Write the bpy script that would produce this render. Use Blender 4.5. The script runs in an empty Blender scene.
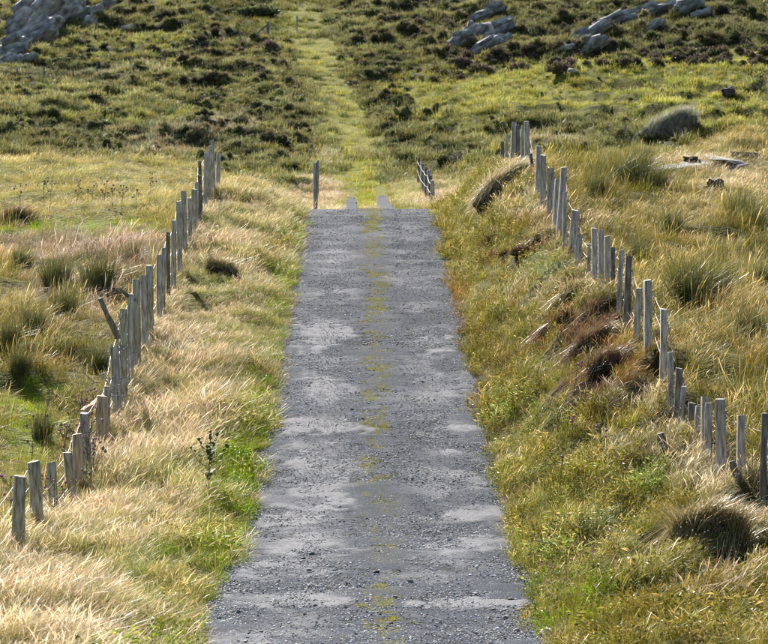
import bpy, bmesh, math, random
import numpy as np
from mathutils import Vector, Matrix, noise as mnoise

R = math.radians
rng = np.random.default_rng(11)
random.seed(11)
scene = bpy.context.scene
COL = scene.collection

# ------------------------------------------------------------------ camera
FPX = 3200.0                      # focal length in photo pixels (768 wide) = 150 mm
HOR = 100.0                       # photo row of the horizon
TH = math.atan((322 - HOR) / FPX)
cam_d = bpy.data.cameras.new('camera')
cam = bpy.data.objects.new('camera', cam_d)
COL.objects.link(cam)
cam_d.sensor_width = 36
cam_d.lens = FPX / 768 * 36
cam_d.clip_start = 0.5
cam_d.clip_end = 5000
cam_d.dof.use_dof = True
cam_d.dof.focus_distance = 42
cam_d.dof.aperture_fstop = 8.0
cam.rotation_euler = (math.pi / 2 - TH, 0, 0)
scene.camera = cam

# ------------------------------------------------------------------ sky, sun, exposure
SUN_AZ, SUN_EL = -19, 31          # degrees from +Y (ahead) clockwise, elevation
w = bpy.data.worlds.new('World'); scene.world = w; w.use_nodes = True
nt = w.node_tree
sky = nt.nodes.new('ShaderNodeTexSky'); sky.sky_type = 'NISHITA'; sky.sun_disc = False
sky.sun_elevation = R(SUN_EL); sky.sun_rotation = R(SUN_AZ) % (2 * math.pi)
sky.air_density = 1.0; sky.dust_density = 0.8; sky.ozone_density = 1.2
bg = nt.nodes['Background']; bg.inputs['Strength'].default_value = 0.05
nt.links.new(sky.outputs[0], bg.inputs['Color'])
sd = bpy.data.lights.new('sun', 'SUN'); sd.energy = 5.0; sd.angle = R(0.53); sd.color = (1.0, 0.93, 0.83)
sun = bpy.data.objects.new('sun', sd); COL.objects.link(sun)
S = Vector((math.sin(R(SUN_AZ)) * math.cos(R(SUN_EL)), math.cos(R(SUN_AZ)) * math.cos(R(SUN_EL)), math.sin(R(SUN_EL))))
sun.rotation_euler = S.to_track_quat('Z', 'Y').to_euler()
sun.location = S * 300
scene.view_settings.view_transform = 'Standard'
scene.view_settings.look = 'None'
scene.view_settings.exposure = 1.5
scene.view_settings.gamma = 1.0
scene.render.engine = 'CYCLES'
scene.cycles.max_bounces = 5
scene.cycles.adaptive_threshold = 0.02
scene.cycles.diffuse_bounces = 1
scene.cycles.transmission_bounces = 4
scene.cycles.glossy_bounces = 2
scene.cycles.transparent_max_bounces = 4
scene.cycles.use_denoising = True
scene.cycles.filter_width = 1.15
scene.cycles.caustics_reflective = False
scene.cycles.caustics_refractive = False

# ------------------------------------------------------------------ helpers
def ray(px, py):
    a = (px - 384) / FPX; b = (322 - py) / FPX
    y = math.cos(TH) + b * math.sin(TH); z = b * math.cos(TH) - math.sin(TH)
    return a / y, z / y           # X and Z per metre of depth

def P(px, py, d):
    a, z = ray(px, py)
    return Vector((a * d, d, z * d))

def proj(x, y, z):
    f = y * math.cos(TH) - z * math.sin(TH)
    u = y * math.sin(TH) + z * math.cos(TH)
    return 384 + FPX * x / f, 322 - FPX * u / f

def hsh(ix, iy, seed):
    n = (ix * 374761393 + iy * 668265263 + seed * 2147483647 + seed * 9176) & 0xFFFFFFFF
    n = ((n ^ (n >> 13)) * 1274126177) & 0xFFFFFFFF
    return ((n ^ (n >> 16)) & 0xFFFFFF) / float(0xFFFFFF)

def vnoise(x, y, seed=0):
    x = np.asarray(x, float); y = np.asarray(y, float)
    ix = np.floor(x).astype(np.int64); iy = np.floor(y).astype(np.int64)
    fx = x - ix; fy = y - iy
    fx = fx * fx * (3 - 2 * fx); fy = fy * fy * (3 - 2 * fy)
    a = hsh(ix, iy, seed); b = hsh(ix + 1, iy, seed); c = hsh(ix, iy + 1, seed); d = hsh(ix + 1, iy + 1, seed)
    return (a * (1 - fx) + b * fx) * (1 - fy) + (c * (1 - fx) + d * fx) * fy

def fbm(x, y, seed=0, octv=4):
    s = 0; a = .5; t = 0
    for k in range(octv):
        s = s + a * vnoise(x * 2 ** k, y * 2 ** k, seed + k * 17); t += a; a *= .5
    return s / t                  # 0..1, mean .5

def pchip(xk, yk, x):
    xk = np.array(xk, float); yk = np.array(yk, float)
    h = np.diff(xk); dl = np.diff(yk) / h
    m = np.zeros_like(yk); m[0] = dl[0]; m[-1] = dl[-1]
    for i in range(1, len(yk) - 1):
        if dl[i - 1] * dl[i] > 0:
            w1 = 2 * h[i] + h[i - 1]; w2 = h[i] + 2 * h[i - 1]
            m[i] = (w1 + w2) / (w1 / dl[i - 1] + w2 / dl[i])
    x = np.clip(x, xk[0], xk[-1])
    i = np.clip(np.searchsorted(xk, x) - 1, 0, len(h) - 1)
    t = (x - xk[i]) / h[i]
    return ((2 * t**3 - 3 * t**2 + 1) * yk[i] + (t**3 - 2 * t**2 + t) * h[i] * m[i]
            + (-2 * t**3 + 3 * t**2) * yk[i + 1] + (t**3 - t**2) * h[i] * m[i + 1])

def smooth(a, b, x):
    t = np.clip((x - a) / (b - a), 0, 1); return t * t * (3 - 2 * t)

# ------------------------------------------------------------------ terrain heights
RD = [-60, -20, 0, 15, 28, 34, 38.7, 43.5, 48.7, 54, 58.2, 64, 70, 75.6, 78, 81, 86, 95, 105]
RZ = [.4, -.9, -1.7, -3.4, -4.76, -5.03, -5.08, -4.88, -4.57, -4.24, -3.97, -3.53, -3.05, -2.70, -2.68, -2.84, -3.25, -3.95, -4.35]
def road_z(d): return pchip(RD, RZ, d)
def road_c(d): return np.interp(d, [0, 28, 40, 50, 76, 100, 125, 145], [-.05, -.12, -.06, -.1, -.32, -.5, -.62, -.75])
FLD = [0, 28, 34, 60, 76, 85, 100]; FLX = [-3.95, -3.95, -3.95, -3.96, -4.05, -4.1, -4.1]
def fenceL(d): return np.interp(d, FLD, FLX)
FRD = [0, 28, 35, 36, 38, 40, 42, 45, 50, 56, 64, 70, 76, 82, 100]
FRX = [5.2, 4.6, 4.13, 3.86, 3.72, 3.55, 3.5, 3.45, 3.4, 3.3, 3.15, 3.12, 3.1, 3.1, 3.1]
def fenceR(d): return np.interp(d, FRD, FRX)

# far country: photo columns x depths, photo rows where the ground lies
FCOL = [-700, 0, 200, 345, 450, 600, 768, 1500]
FDEP = [80, 95, 110, 125, 145, 160, 172, 180, 190, 200, 208, 214, 222, 235, 250, 275, 320, 420]
FROW = {
    0:   [203, 166, 195, 205, 178, 163, 142, 124, 108, 98, 88, 80, 74, 50, 18, -22, -80, -150],
    200: [200, 173, 200, 208, 185, 168, 146, 126, 110, 99, 88, 79, 66, 44, 14, -26, -80, -150],
    345: [212, 228, 220, 206, 193, 173, 154, 138, 120, 105, 92, 82, 68, 42, 14, -26, -80, -150],
    450: [180, 200, 196, 192, 184, 166, 140, 118, 99, 90, 94, 88, 68, 38, 8, -28, -80, -150],
    600: [184, 170, 184, 178, 161, 145, 120, 95, 74, 63, 72, 70, 48, 18, -8, -40, -90, -150],
    768: [172, 152, 131, 156, 146, 130, 110, 86, 66, 55, 64, 62, 44, 14, -12, -44, -90, -150],
}
FROW[-700] = FROW[0]; FROW[1500] = FROW[768]

def ter_a(X, Y): return smooth(3, 7, X) * (1 - smooth(202, 207, Y))
def make_height():
    gx = np.arange(-70, 70.01, .25); gy = np.arange(-60, 420.01, .2)
    X, Y = np.meshgrid(gx, gy)
    # near: cross sections
    rz = road_z(gy); rc = road_c(gy); fl = fenceL(gy); fr = fenceR(gy)
    hl = np.interp(gy, [0, 28, 34, 42, 48, 54, 64, 70, 76, 84, 100], [.1, .1, .1, .0, -.05, .12, .4, .48, .6, .6, .6])
    hv = np.interp(gy, [0, 28, 34, 42, 48, 54, 64, 70, 76, 84, 100], [.2, .2, .18, .15, .15, .22, .4, .46, .5, .45, .4])
    lf = np.interp(gy, [0, 20, 35, 45, 60, 70, 73.5, 76, 80, 95, 110], [-1.2, -3.8, -5.0, -4.62, -3.78, -3.2, -3.0, -2.72, -2.55, -1.96, -2.2])
    H = np.interp(gy, [0, 22, 28, 32, 34, 36, 40, 42, 46, 50, 56, 64, 70, 76, 82, 95], [.2, .2, .3, .45, .6, .75, 1.25, 1.52, 1.66, 1.45, 1.33, 1.42, 1.38, 1.12, .9, .5])
    r7 = np.interp(gy, [0, 15, 28, 36, 40, 50, 60, 75, 90, 105], [-1.2, -3.2, -4.3, -4.0, -3.72, -3.2, -2.8, -2.15, -1.7, -1.3])
    r12 = np.interp(gy, [0, 15, 28, 40, 50, 60, 75, 90, 105], [-1, -2.8, -4., -3.5, -3.1, -2.7, -2.0, -1.5, -1.15])
    N = np.zeros_like(X)
    for j in range(len(gy)):
        xs = [-70, -12, -7, fl[j] - 1.2, fl[j] - .3, fl[j], rc[j] - 2.75, rc[j] - 1.95, rc[j] - 1.6, rc[j] + 1.6, rc[j] + 2.0,
              fr[j] - .55, fr[j], fr[j] + .9, 7.5, 12, 70]
        b = rz[j]
        zs = [lf[j], lf[j], lf[j], lf[j] * .6 + (b + hl[j]) * .4, b + hl[j] - .05, b + hl[j], b + hv[j], b + .1, b - .06, b - .06, b + .14,
              b + H[j] * .86, b + H[j], b + H[j] + .02, r7[j], r12[j], r12[j]]
        N[j] = np.interp(gx, xs, zs)
    k = np.array([1, 2, 1.]) / 4   # light smoothing across
    for _ in range(2):
        N[:, 1:-1] = N[:, :-2] * k[0] + N[:, 1:-1] * k[1] + N[:, 2:] * k[2]
    # far: photo rows -> heights
    cu = np.array([(c - 384) / FPX for c in FCOL])
    Zc = []
    for c in FCOL:
        zz = [ray(384, r)[1] * d for r, d in zip(FROW[c], FDEP)]
        Zc.append(pchip(FDEP, zz, gy))
    Zc = np.array(Zc)              # cols x gy
    F = np.zeros_like(X)
    for j in range(len(gy)):
        d = max(gy[j], 60)
        u = gx / d
        F[j] = pchip(cu, Zc[:, j], u)
    wgt = smooth(79, 96, Y)
    # the road corridor keeps its own shape until the track
    Z = N * (1 - wgt) + F * wgt
    # relief
    tersm = smooth(2, 7, X) * smooth(176, 186, Y) * (1 - smooth(204, 209, Y))
    bump = (1 - .8 * tersm) * (fbm(X * .9, Y * .7, 5, 3) - .5) * 1.7
    big = (fbm(X * .17, Y * .17, 9, 3) - .5)
    on_road = 1 - smooth(1.55, 2.3, np.abs(X - rc[:, None]))
    on_road = np.where(Y < 100, on_road, on_road * (1 - smooth(100, 150, Y)))
    near = 1 - smooth(80, 130, Y)
    amp = .26 * near + .55 * (1 - near)
    track = np.where(Y > 95, 1 - smooth(1.6, 3.0, np.abs(X - np.interp(Y, [95, 125, 145, 175, 205, 240, 262], [-.5, -.62, -.75, -1.8, -3.3, -5.6, -7])[:, ])), 0)
    Z += bump * amp * (1 - on_road) * (1 - .8 * track) + big * (.5 * near + 1.6 * (1 - near)) * (1 - on_road) * (1 - .7 * track) * smooth(20, 60, np.abs(X) * 6 + (Y - 78))
    # hummocks on the hill and terracettes on the right-hand slope
    hill = smooth(150, 175, Y)
    Z += hill * (1 - track) * (.55 - .35 * ter_a(X, Y)) * (1 - tersm) * (np.abs(fbm(X * .38, Y * .38, 31, 2) - .5) * -2 + .3)
    Z += smooth(135, 150, Y) * (1 - smooth(190, 200, Y)) * smooth(4, 10, X) * .18 * np.sin(Z * 6 + X * .25 + 4 * fbm(X * .1, Y * .1, 3, 2))
    def saw(t):
        f = t - np.floor(t); return np.where(f < .28, smooth(0, .28, f), 1 - (f - .28) / .72) - .5
    frr = fr[:, None]; s_ = X - rc[:, None]
    wob = fbm(X * .55, Y * .22, 141, 3); amp2 = smooth(.35, .7, fbm(X * .45, Y * .3, 142, 2))
    bankm = smooth(1.9, 2.4, s_) * (1 - smooth(.1, .7, X - frr)) * (1 - smooth(78, 88, Y)) * smooth(26, 30, Y)
    Z += bankm * (.12 + .34 * amp2) * saw(Y / 2.3 + 2.2 * wob - X * .5)
    fieldm = np.maximum(smooth(.6, 1.4, X - frr), smooth(.4, 1.2, fl[:, None] - X)) * (1 - smooth(74, 84, Y) * (X < 0)) * (1 - smooth(95, 110, Y))
    Z += fieldm * .3 * amp2 * saw(Y / 3.1 + 2.5 * wob + X * .2)
    vergem = smooth(1.9, 2.4, -s_) * (1 - smooth(0, .5, fl[:, None] - X)) * (1 - smooth(84, 92, Y))
    Z += vergem * .2 * amp2 * saw(Y / 2.7 + 2.5 * wob)
    ter = smooth(3, 9, X) * smooth(140, 155, Y) * (1 - smooth(203, 208, Y))
    Z += ter * 1.0 * saw(Y / 15 + 1.5 * fbm(X * .06, Y * .04, 146, 2) + X * .03 + .55)
    Z += hill * (1 - track) * (1 - .75 * ter) * (1 - tersm) * (.25 + .45 * amp2) * saw(Y / 5.5 + 2.4 * fbm(X * .16, Y * .1, 145, 3) + X * .05)
    return gx, gy, Z
GX, GY, GZ = make_height()

def Zg(x, y):
    x = np.asarray(x, float); y = np.asarray(y, float)
    fx = np.clip((x - GX[0]) / .25, 0, len(GX) - 1.001); fy = np.clip((y - GY[0]) / .2, 0, len(GY) - 1.001)
    ix = fx.astype(int); iy = fy.astype(int); tx = fx - ix; ty = fy - iy
    return (GZ[iy, ix] * (1 - tx) + GZ[iy, ix + 1] * tx) * (1 - ty) + (GZ[iy + 1, ix] * (1 - tx) + GZ[iy + 1, ix + 1] * tx) * ty

_ds = np.concatenate([np.arange(24, 100, .1), np.arange(100, 400, .3)])
def hit(px, py, dmin=24):
    a, z = ray(px, py)
    d = _ds[_ds >= dmin]
    below = z * d < Zg(a * d, d)
    i = int(np.argmax(below)) if below.any() else len(d) - 1
    return float(d[i])

def gpt(x, y, dz=0): return Vector((x, y, float(Zg(x, y)) + dz))

# ------------------------------------------------------------------ materials
MATS = {}
def newmat(name):
    m = bpy.data.materials.new(name); m.use_nodes = True
    m.node_tree.nodes.clear(); MATS[name] = m
    return m, m.node_tree.nodes, m.node_tree.links

def grass_material(name, transl=.4, gloss=.025, instanced=True, a=None, b=None):
    m, n, l = newmat(name)
    out = n.new('ShaderNodeOutputMaterial')
    bc = n.new('ShaderNodeAttribute'); bc.attribute_name = 'bc'
    sep = n.new('ShaderNodeSeparateColor'); l.new(bc.outputs['Color'], sep.inputs[0])
    mix = n.new('ShaderNodeMix'); mix.data_type = 'RGBA'
    if instanced:
        ta = n.new('ShaderNodeAttribute'); ta.attribute_type = 'INSTANCER'; ta.attribute_name = 'tint_a'
        tb = n.new('ShaderNodeAttribute'); tb.attribute_type = 'INSTANCER'; tb.attribute_name = 'tint_b'
        l.new(ta.outputs['Color'], mix.inputs[6]); l.new(tb.outputs['Color'], mix.inputs[7])
    else:
        mix.inputs[6].default_value = (*a, 1); mix.inputs[7].default_value = (*b, 1)
    l.new(sep.outputs[0], mix.inputs[0])
    mul = n.new('ShaderNodeMath'); mul.operation = 'MULTIPLY_ADD'; mul.inputs[1].default_value = .7; mul.inputs[2].default_value = .65
    l.new(sep.outputs[1], mul.inputs[0])
    sc = n.new('ShaderNodeVectorMath'); sc.operation = 'SCALE'
    l.new(mix.outputs[2], sc.inputs[0]); l.new(mul.outputs[0], sc.inputs['Scale'])
    di = n.new('ShaderNodeBsdfDiffuse'); tr = n.new('ShaderNodeBsdfTranslucent')
    l.new(sc.outputs[0], di.inputs['Color']); l.new(sc.outputs[0], tr.inputs['Color'])
    m1 = n.new('ShaderNodeMixShader'); m1.inputs[0].default_value = transl
    l.new(di.outputs[0], m1.inputs[1]); l.new(tr.outputs[0], m1.inputs[2])
    gl = n.new('ShaderNodeBsdfGlossy'); gl.inputs['Roughness'].default_value = .38; gl.inputs['Color'].default_value = (.9, .92, .95, 1)
    m2 = n.new('ShaderNodeMixShader'); m2.inputs[0].default_value = gloss
    l.new(m1.outputs[0], m2.inputs[1]); l.new(gl.outputs[0], m2.inputs[2])
    l.new(m2.outputs[0], out.inputs[0])
    return m
M_GRASS = grass_material('grass_blades')
M_BUSH_I = grass_material('heather_foliage_scatter', .2, .03)
M_RUSH = grass_material('rush_stems', .3, .06, False, (.055, .07, .016), (.27, .24, .08))
M_THATCH = grass_material('sod_grass', .4, .05, False, (.2, .17, .05), (.5, .38, .22))
M_SODBROWN = grass_material('sod_grass_brown', .35, .04, False, (.15, .11, .045), (.27, .15, .1))
M_PALE = grass_material('pale_tussock_grass', .4, .05, False, (.3, .25, .1), (.74, .63, .43))

M_GREYGRASS = grass_material('grey_tussock_grass', .35, .04, False, (.2, .2, .13), (.62, .6, .46))
def bush_material(name, a, b):
    return grass_material(name, .3, .03, False, a, b)
BCOL = [((.06, .05, .03), (.33, .27, .18)), ((.06, .048, .038), (.31, .24, .2)), ((.045, .058, .022), (.33, .35, .16)), ((.11, .105, .035), (.52, .48, .25)), ((.032, .033, .024), (.25, .21, .14))]  # base and tip colours; the paler tips paint in backlit halo and lit tops
BUSHM = [bush_material(n_, *c_) for n_, c_ in zip(('heather_brown', 'heather_purple', 'gorse_green', 'rough_olive', 'heather_dark'), BCOL)]

def simple_mat(name, rampcols, scale=8, rough=.9, bump=.3, bscale=40, coord='Object', detail=6, spec=.3, stretch=None):
    m, n, l = newmat(name)
    out = n.new('ShaderNodeOutputMaterial'); bs = n.new('ShaderNodeBsdfPrincipled')
    tc = n.new('ShaderNodeTexCoord'); mp = n.new('ShaderNodeMapping')
    l.new(tc.outputs[coord], mp.inputs[0])
    if stretch: mp.inputs['Scale'].default_value = stretch
    no = n.new('ShaderNodeTexNoise'); no.inputs['Scale'].default_value = scale; no.inputs['Detail'].default_value = detail
    l.new(mp.outputs[0], no.inputs['Vector'])
    cr = n.new('ShaderNodeValToRGB'); els = cr.color_ramp.elements
    k = len(rampcols)
    for i, c in enumerate(rampcols):
        pos = .3 + .4 * i / max(1, k - 1)
        e = els[i] if i < 2 else els.new(pos)
        e.position = pos; e.color = (*c, 1)
    l.new(no.outputs['Fac'], cr.inputs[0]); l.new(cr.outputs[0], bs.inputs['Base Color'])
    bs.inputs['Roughness'].default_value = rough; bs.inputs['Specular IOR Level'].default_value = spec
    n2 = n.new('ShaderNodeTexNoise'); n2.inputs['Scale'].default_value = bscale; n2.inputs['Detail'].default_value = 5
    l.new(mp.outputs[0], n2.inputs['Vector'])
    bu = n.new('ShaderNodeBump'); bu.inputs['Strength'].default_value = bump; bu.inputs['Distance'].default_value = .05
    l.new(n2.outputs['Fac'], bu.inputs['Height']); l.new(bu.outputs[0], bs.inputs['Normal'])
    l.new(bs.outputs[0], out.inputs[0])
    return m
M_WOOD = simple_mat('weathered_wood', [(.1, .088, .078), (.36, .33, .3), (.55, .52, .48), (.72, .69, .64)], 5, .85, .5, 30, stretch=(6, 6, .8))
M_WOODN = simple_mat('newer_wood', [(.16, .11, .07), (.46, .34, .22), (.6, .47, .33), (.7, .6, .47)], 5, .8, .4, 30, stretch=(6, 6, .8))
M_WOODD = simple_mat('dark_wet_wood', [(.07, .06, .055), (.18, .165, .15), (.36, .34, .31)], 5, .8, .5, 30, stretch=(6, 6, .8))
M_WOODG = simple_mat('lichen_wood', [(.1, .085, .05), (.34, .31, .2), (.5, .48, .4), (.62, .6, .54)], 5, .85, .5, 30, stretch=(6, 6, 1))
M_WIRE = simple_mat('galvanised_wire', [(.14, .14, .15), (.3, .3, .31)], 20, .6, .05, 60, spec=.5)
M_RUSTY = simple_mat('rusty_wire', [(.2, .12, .08), (.34, .28, .24)], 20, .7, .05, 60)
M_ROCK = simple_mat('grey_rock', [(.07, .07, .072), (.26, .26, .262), (.5, .5, .49)], 1.6, .85, 1.0, 6, detail=10, stretch=(.8, 1.3, 1.5))
M_DARKROCK = simple_mat('dark_rock', [(.02, .019, .018), (.05, .045, .042), (.12, .115, .11)], 6, .8, .8, 20)
M_PEAT = simple_mat('peat', [(.015, .012, .007), (.04, .034, .015), (.075, .07, .025)], 6, .95, .9, 25)
M_MOSSY = simple_mat('mossy_earth', [(.03, .03, .012), (.07, .075, .022), (.13, .14, .04)], 6, .95, .9, 25)
M_MOUND = simple_mat('matted_stems', [(.05, .042, .036), (.12, .1, .085), (.22, .19, .16)], 3, .95, .9, 20)
M_WHITE = simple_mat('white_stone', [(.6, .59, .57), (.78, .77, .75)], 20, .7, .3, 60)
M_NET = simple_mat('old_rope', [(.18, .18, .19), (.4, .4, .42)], 20, .9, .3, 60)

def flat_mat(name, col, rough=.7):
    m, n, l = newmat(name)
    out = n.new('ShaderNodeOutputMaterial'); bs = n.new('ShaderNodeBsdfPrincipled')
    no = n.new('ShaderNodeTexNoise'); no.inputs['Scale'].default_value = 60
    hs = n.new('ShaderNodeHueSaturation'); hs.inputs['Color'].default_value = (*col, 1)
    mr = n.new('ShaderNodeMapRange'); mr.inputs[3].default_value = .7; mr.inputs[4].default_value = 1.3
    l.new(no.outputs['Fac'], mr.inputs[0]); l.new(mr.outputs[0], hs.inputs['Value']); l.new(hs.outputs[0], bs.inputs['Base Color'])
    bs.inputs['Roughness'].default_value = rough
    l.new(bs.outputs[0], out.inputs[0]); return m
M_PINK = flat_mat('thistle_purple', (.3, .09, .22))
M_LEAF = flat_mat('thistle_leaf', (.07, .11, .03))
M_DRY = flat_mat('dry_thistle', (.2, .15, .1))

def ground_material():
    m, n, l = newmat('ground_soil')
    out = n.new('ShaderNodeOutputMaterial'); bs = n.new('ShaderNodeBsdfPrincipled')
    at = n.new('ShaderNodeAttribute'); at.attribute_name = 'gcol'
    tc = n.new('ShaderNodeTexCoord')
    no = n.new('ShaderNodeTexNoise'); no.inputs['Scale'].default_value = 2.2; no.inputs['Detail'].default_value = 8; no.inputs['Roughness'].default_value = .7
    l.new(tc.outputs['Object'], no.inputs['Vector'])
    mr = n.new('ShaderNodeMapRange'); mr.inputs[1].default_value = .3; mr.inputs[2].default_value = .7; mr.inputs[3].default_value = .45; mr.inputs[4].default_value = 1.25
    l.new(no.outputs['Fac'], mr.inputs[0])
    sc = n.new('ShaderNodeVectorMath'); sc.operation = 'SCALE'
    l.new(at.outputs['Color'], sc.inputs[0]); l.new(mr.outputs[0], sc.inputs['Scale'])
    l.new(sc.outputs[0], bs.inputs['Base Color']); bs.inputs['Roughness'].default_value = 1; bs.inputs['Specular IOR Level'].default_value = .1
    n2 = n.new('ShaderNodeTexNoise'); n2.inputs['Scale'].default_value = 9; n2.inputs['Detail'].default_value = 6
    l.new(tc.outputs['Object'], n2.inputs['Vector'])
    bu = n.new('ShaderNodeBump'); bu.inputs['Strength'].default_value = .8; bu.inputs['Distance'].default_value = .12
    l.new(n2.outputs['Fac'], bu.inputs['Height']); l.new(bu.outputs[0], bs.inputs['Normal'])
    l.new(bs.outputs[0], out.inputs[0]); return m
M_GROUND = ground_material()

def road_material():
    m, n, l = newmat('worn_tarmac')
    out = n.new('ShaderNodeOutputMaterial'); bs = n.new('ShaderNodeBsdfPrincipled')
    at = n.new('ShaderNodeAttribute'); at.attribute_name = 'rcol'
    tc = n.new('ShaderNodeTexCoord')
    vo = n.new('ShaderNodeTexVoronoi'); vo.inputs['Scale'].default_value = 55
    l.new(tc.outputs['Object'], vo.inputs['Vector'])
    no = n.new('ShaderNodeTexNoise'); no.inputs['Scale'].default_value = 14; no.inputs['Detail'].default_value = 8; no.inputs['Roughness'].default_value = .75
    l.new(tc.outputs['Object'], no.inputs['Vector'])
    sepv = n.new('ShaderNodeSeparateColor'); l.new(vo.outputs['Color'], sepv.inputs[0])
    mr = n.new('ShaderNodeMapRange'); mr.inputs[3].default_value = .35; mr.inputs[4].default_value = 1.7
    l.new(sepv.outputs[0], mr.inputs[0])
    mr2 = n.new('ShaderNodeMapRange'); mr2.inputs[1].default_value = .3; mr2.inputs[2].default_value = .7; mr2.inputs[3].default_value = .6; mr2.inputs[4].default_value = 1.4
    l.new(no.outputs['Fac'], mr2.inputs[0])
    # smooth patches show fewer chips: alpha of rcol
    mixf = n.new('ShaderNodeMix'); mixf.data_type = 'FLOAT'
    l.new(at.outputs['Alpha'], mixf.inputs[0]); l.new(mr.outputs[0], mixf.inputs[2]); mixf.inputs[3].default_value = 1.0
    mu = n.new('ShaderNodeMath'); mu.operation = 'MULTIPLY'; l.new(mixf.outputs[0], mu.inputs[0]); l.new(mr2.outputs[0], mu.inputs[1])
    sc = n.new('ShaderNodeVectorMath'); sc.operation = 'SCALE'
    l.new(at.outputs['Color'], sc.inputs[0]); l.new(mu.outputs[0], sc.inputs['Scale'])
    l.new(sc.outputs[0], bs.inputs['Base Color'])
    bs.inputs['Roughness'].default_value = .95; bs.inputs['Specular IOR Level'].default_value = .12
    bu = n.new('ShaderNodeBump'); bu.inputs['Strength'].default_value = .7; bu.inputs['Distance'].default_value = .02
    l.new(vo.outputs['Distance'], bu.inputs['Height']); l.new(bu.outputs[0], bs.inputs['Normal'])
    l.new(bs.outputs[0], out.inputs[0]); return m
M_ROAD = road_material()

# ------------------------------------------------------------------ object helpers
def tag(o, label=None, cat=None, group=None, kind=None):
    if label: o['label'] = label
    if cat: o['category'] = cat
    if group: o['group'] = group
    if kind: o['kind'] = kind
    return o

def obj(name, mesh, mat=None, parent=None, loc=None, rot=None, scale=None):
    o = bpy.data.objects.new(name, mesh); COL.objects.link(o)
    if mat is not None and mesh is not None and len(mesh.materials) == 0: mesh.materials.append(mat)
    if parent: o.parent = parent
    if loc is not None: o.location = loc
    if rot is not None: o.rotation_euler = rot
    if scale is not None: o.scale = scale if hasattr(scale, '__len__') else (scale,) * 3
    return o

def thing(name, label, cat, loc=(0, 0, 0), rot=(0, 0, 0), group=None):
    o = bpy.data.objects.new(name, None); COL.objects.link(o)
    o.empty_display_size = .2; o.location = loc; o.rotation_euler = rot
    return tag(o, label, cat, group)

def np_mesh(name, V, F, bc=None, smoothf=False):
    me = bpy.data.meshes.new(name)
    me.from_pydata([tuple(v) for v in V], [], F)
    if bc is not None:
        ca = me.color_attributes.new('bc', 'FLOAT_COLOR', 'POINT')
        ca.data.foreach_set('color', np.asarray(bc, np.float32).ravel())
    if smoothf: me.polygons.foreach_set('use_smooth', [True] * len(me.polygons))
    me.update(); return me

def grid_mesh(name, xs, ys, Z, col=None, colname=None, X=None):
    nx, ny = len(xs), len(ys)
    if X is None: X = np.broadcast_to(xs, (ny, nx))
    Yg = np.repeat(ys[:, None], nx, 1)
    V = np.stack([X, Yg, Z], -1).reshape(-1, 3)
    idx = np.arange(nx * ny).reshape(ny, nx)
    q = np.stack([idx[:-1, :-1], idx[:-1, 1:], idx[1:, 1:], idx[1:, :-1]], -1).reshape(-1, 4)
    me = bpy.data.meshes.new(name)
    me.vertices.add(len(V)); me.vertices.foreach_set('co', V.astype(np.float32).ravel())
    me.loops.add(q.size); me.loops.foreach_set('vertex_index', q.astype(np.int32).ravel())
    me.polygons.add(len(q)); me.polygons.foreach_set('loop_start', np.arange(0, q.size, 4, dtype=np.int32))
    me.update(calc_edges=True)
    me.polygons.foreach_set('use_smooth', [True] * len(q))
    if col is not None:
        ca = me.color_attributes.new(colname, 'FLOAT_COLOR', 'POINT')
        ca.data.foreach_set('color', col.astype(np.float32).ravel())
    return me

# ------------------------------------------------------------------ what grows where
BLONDA, BLONDB = (.36, .30, .11), (.66, .50, .32)
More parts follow.
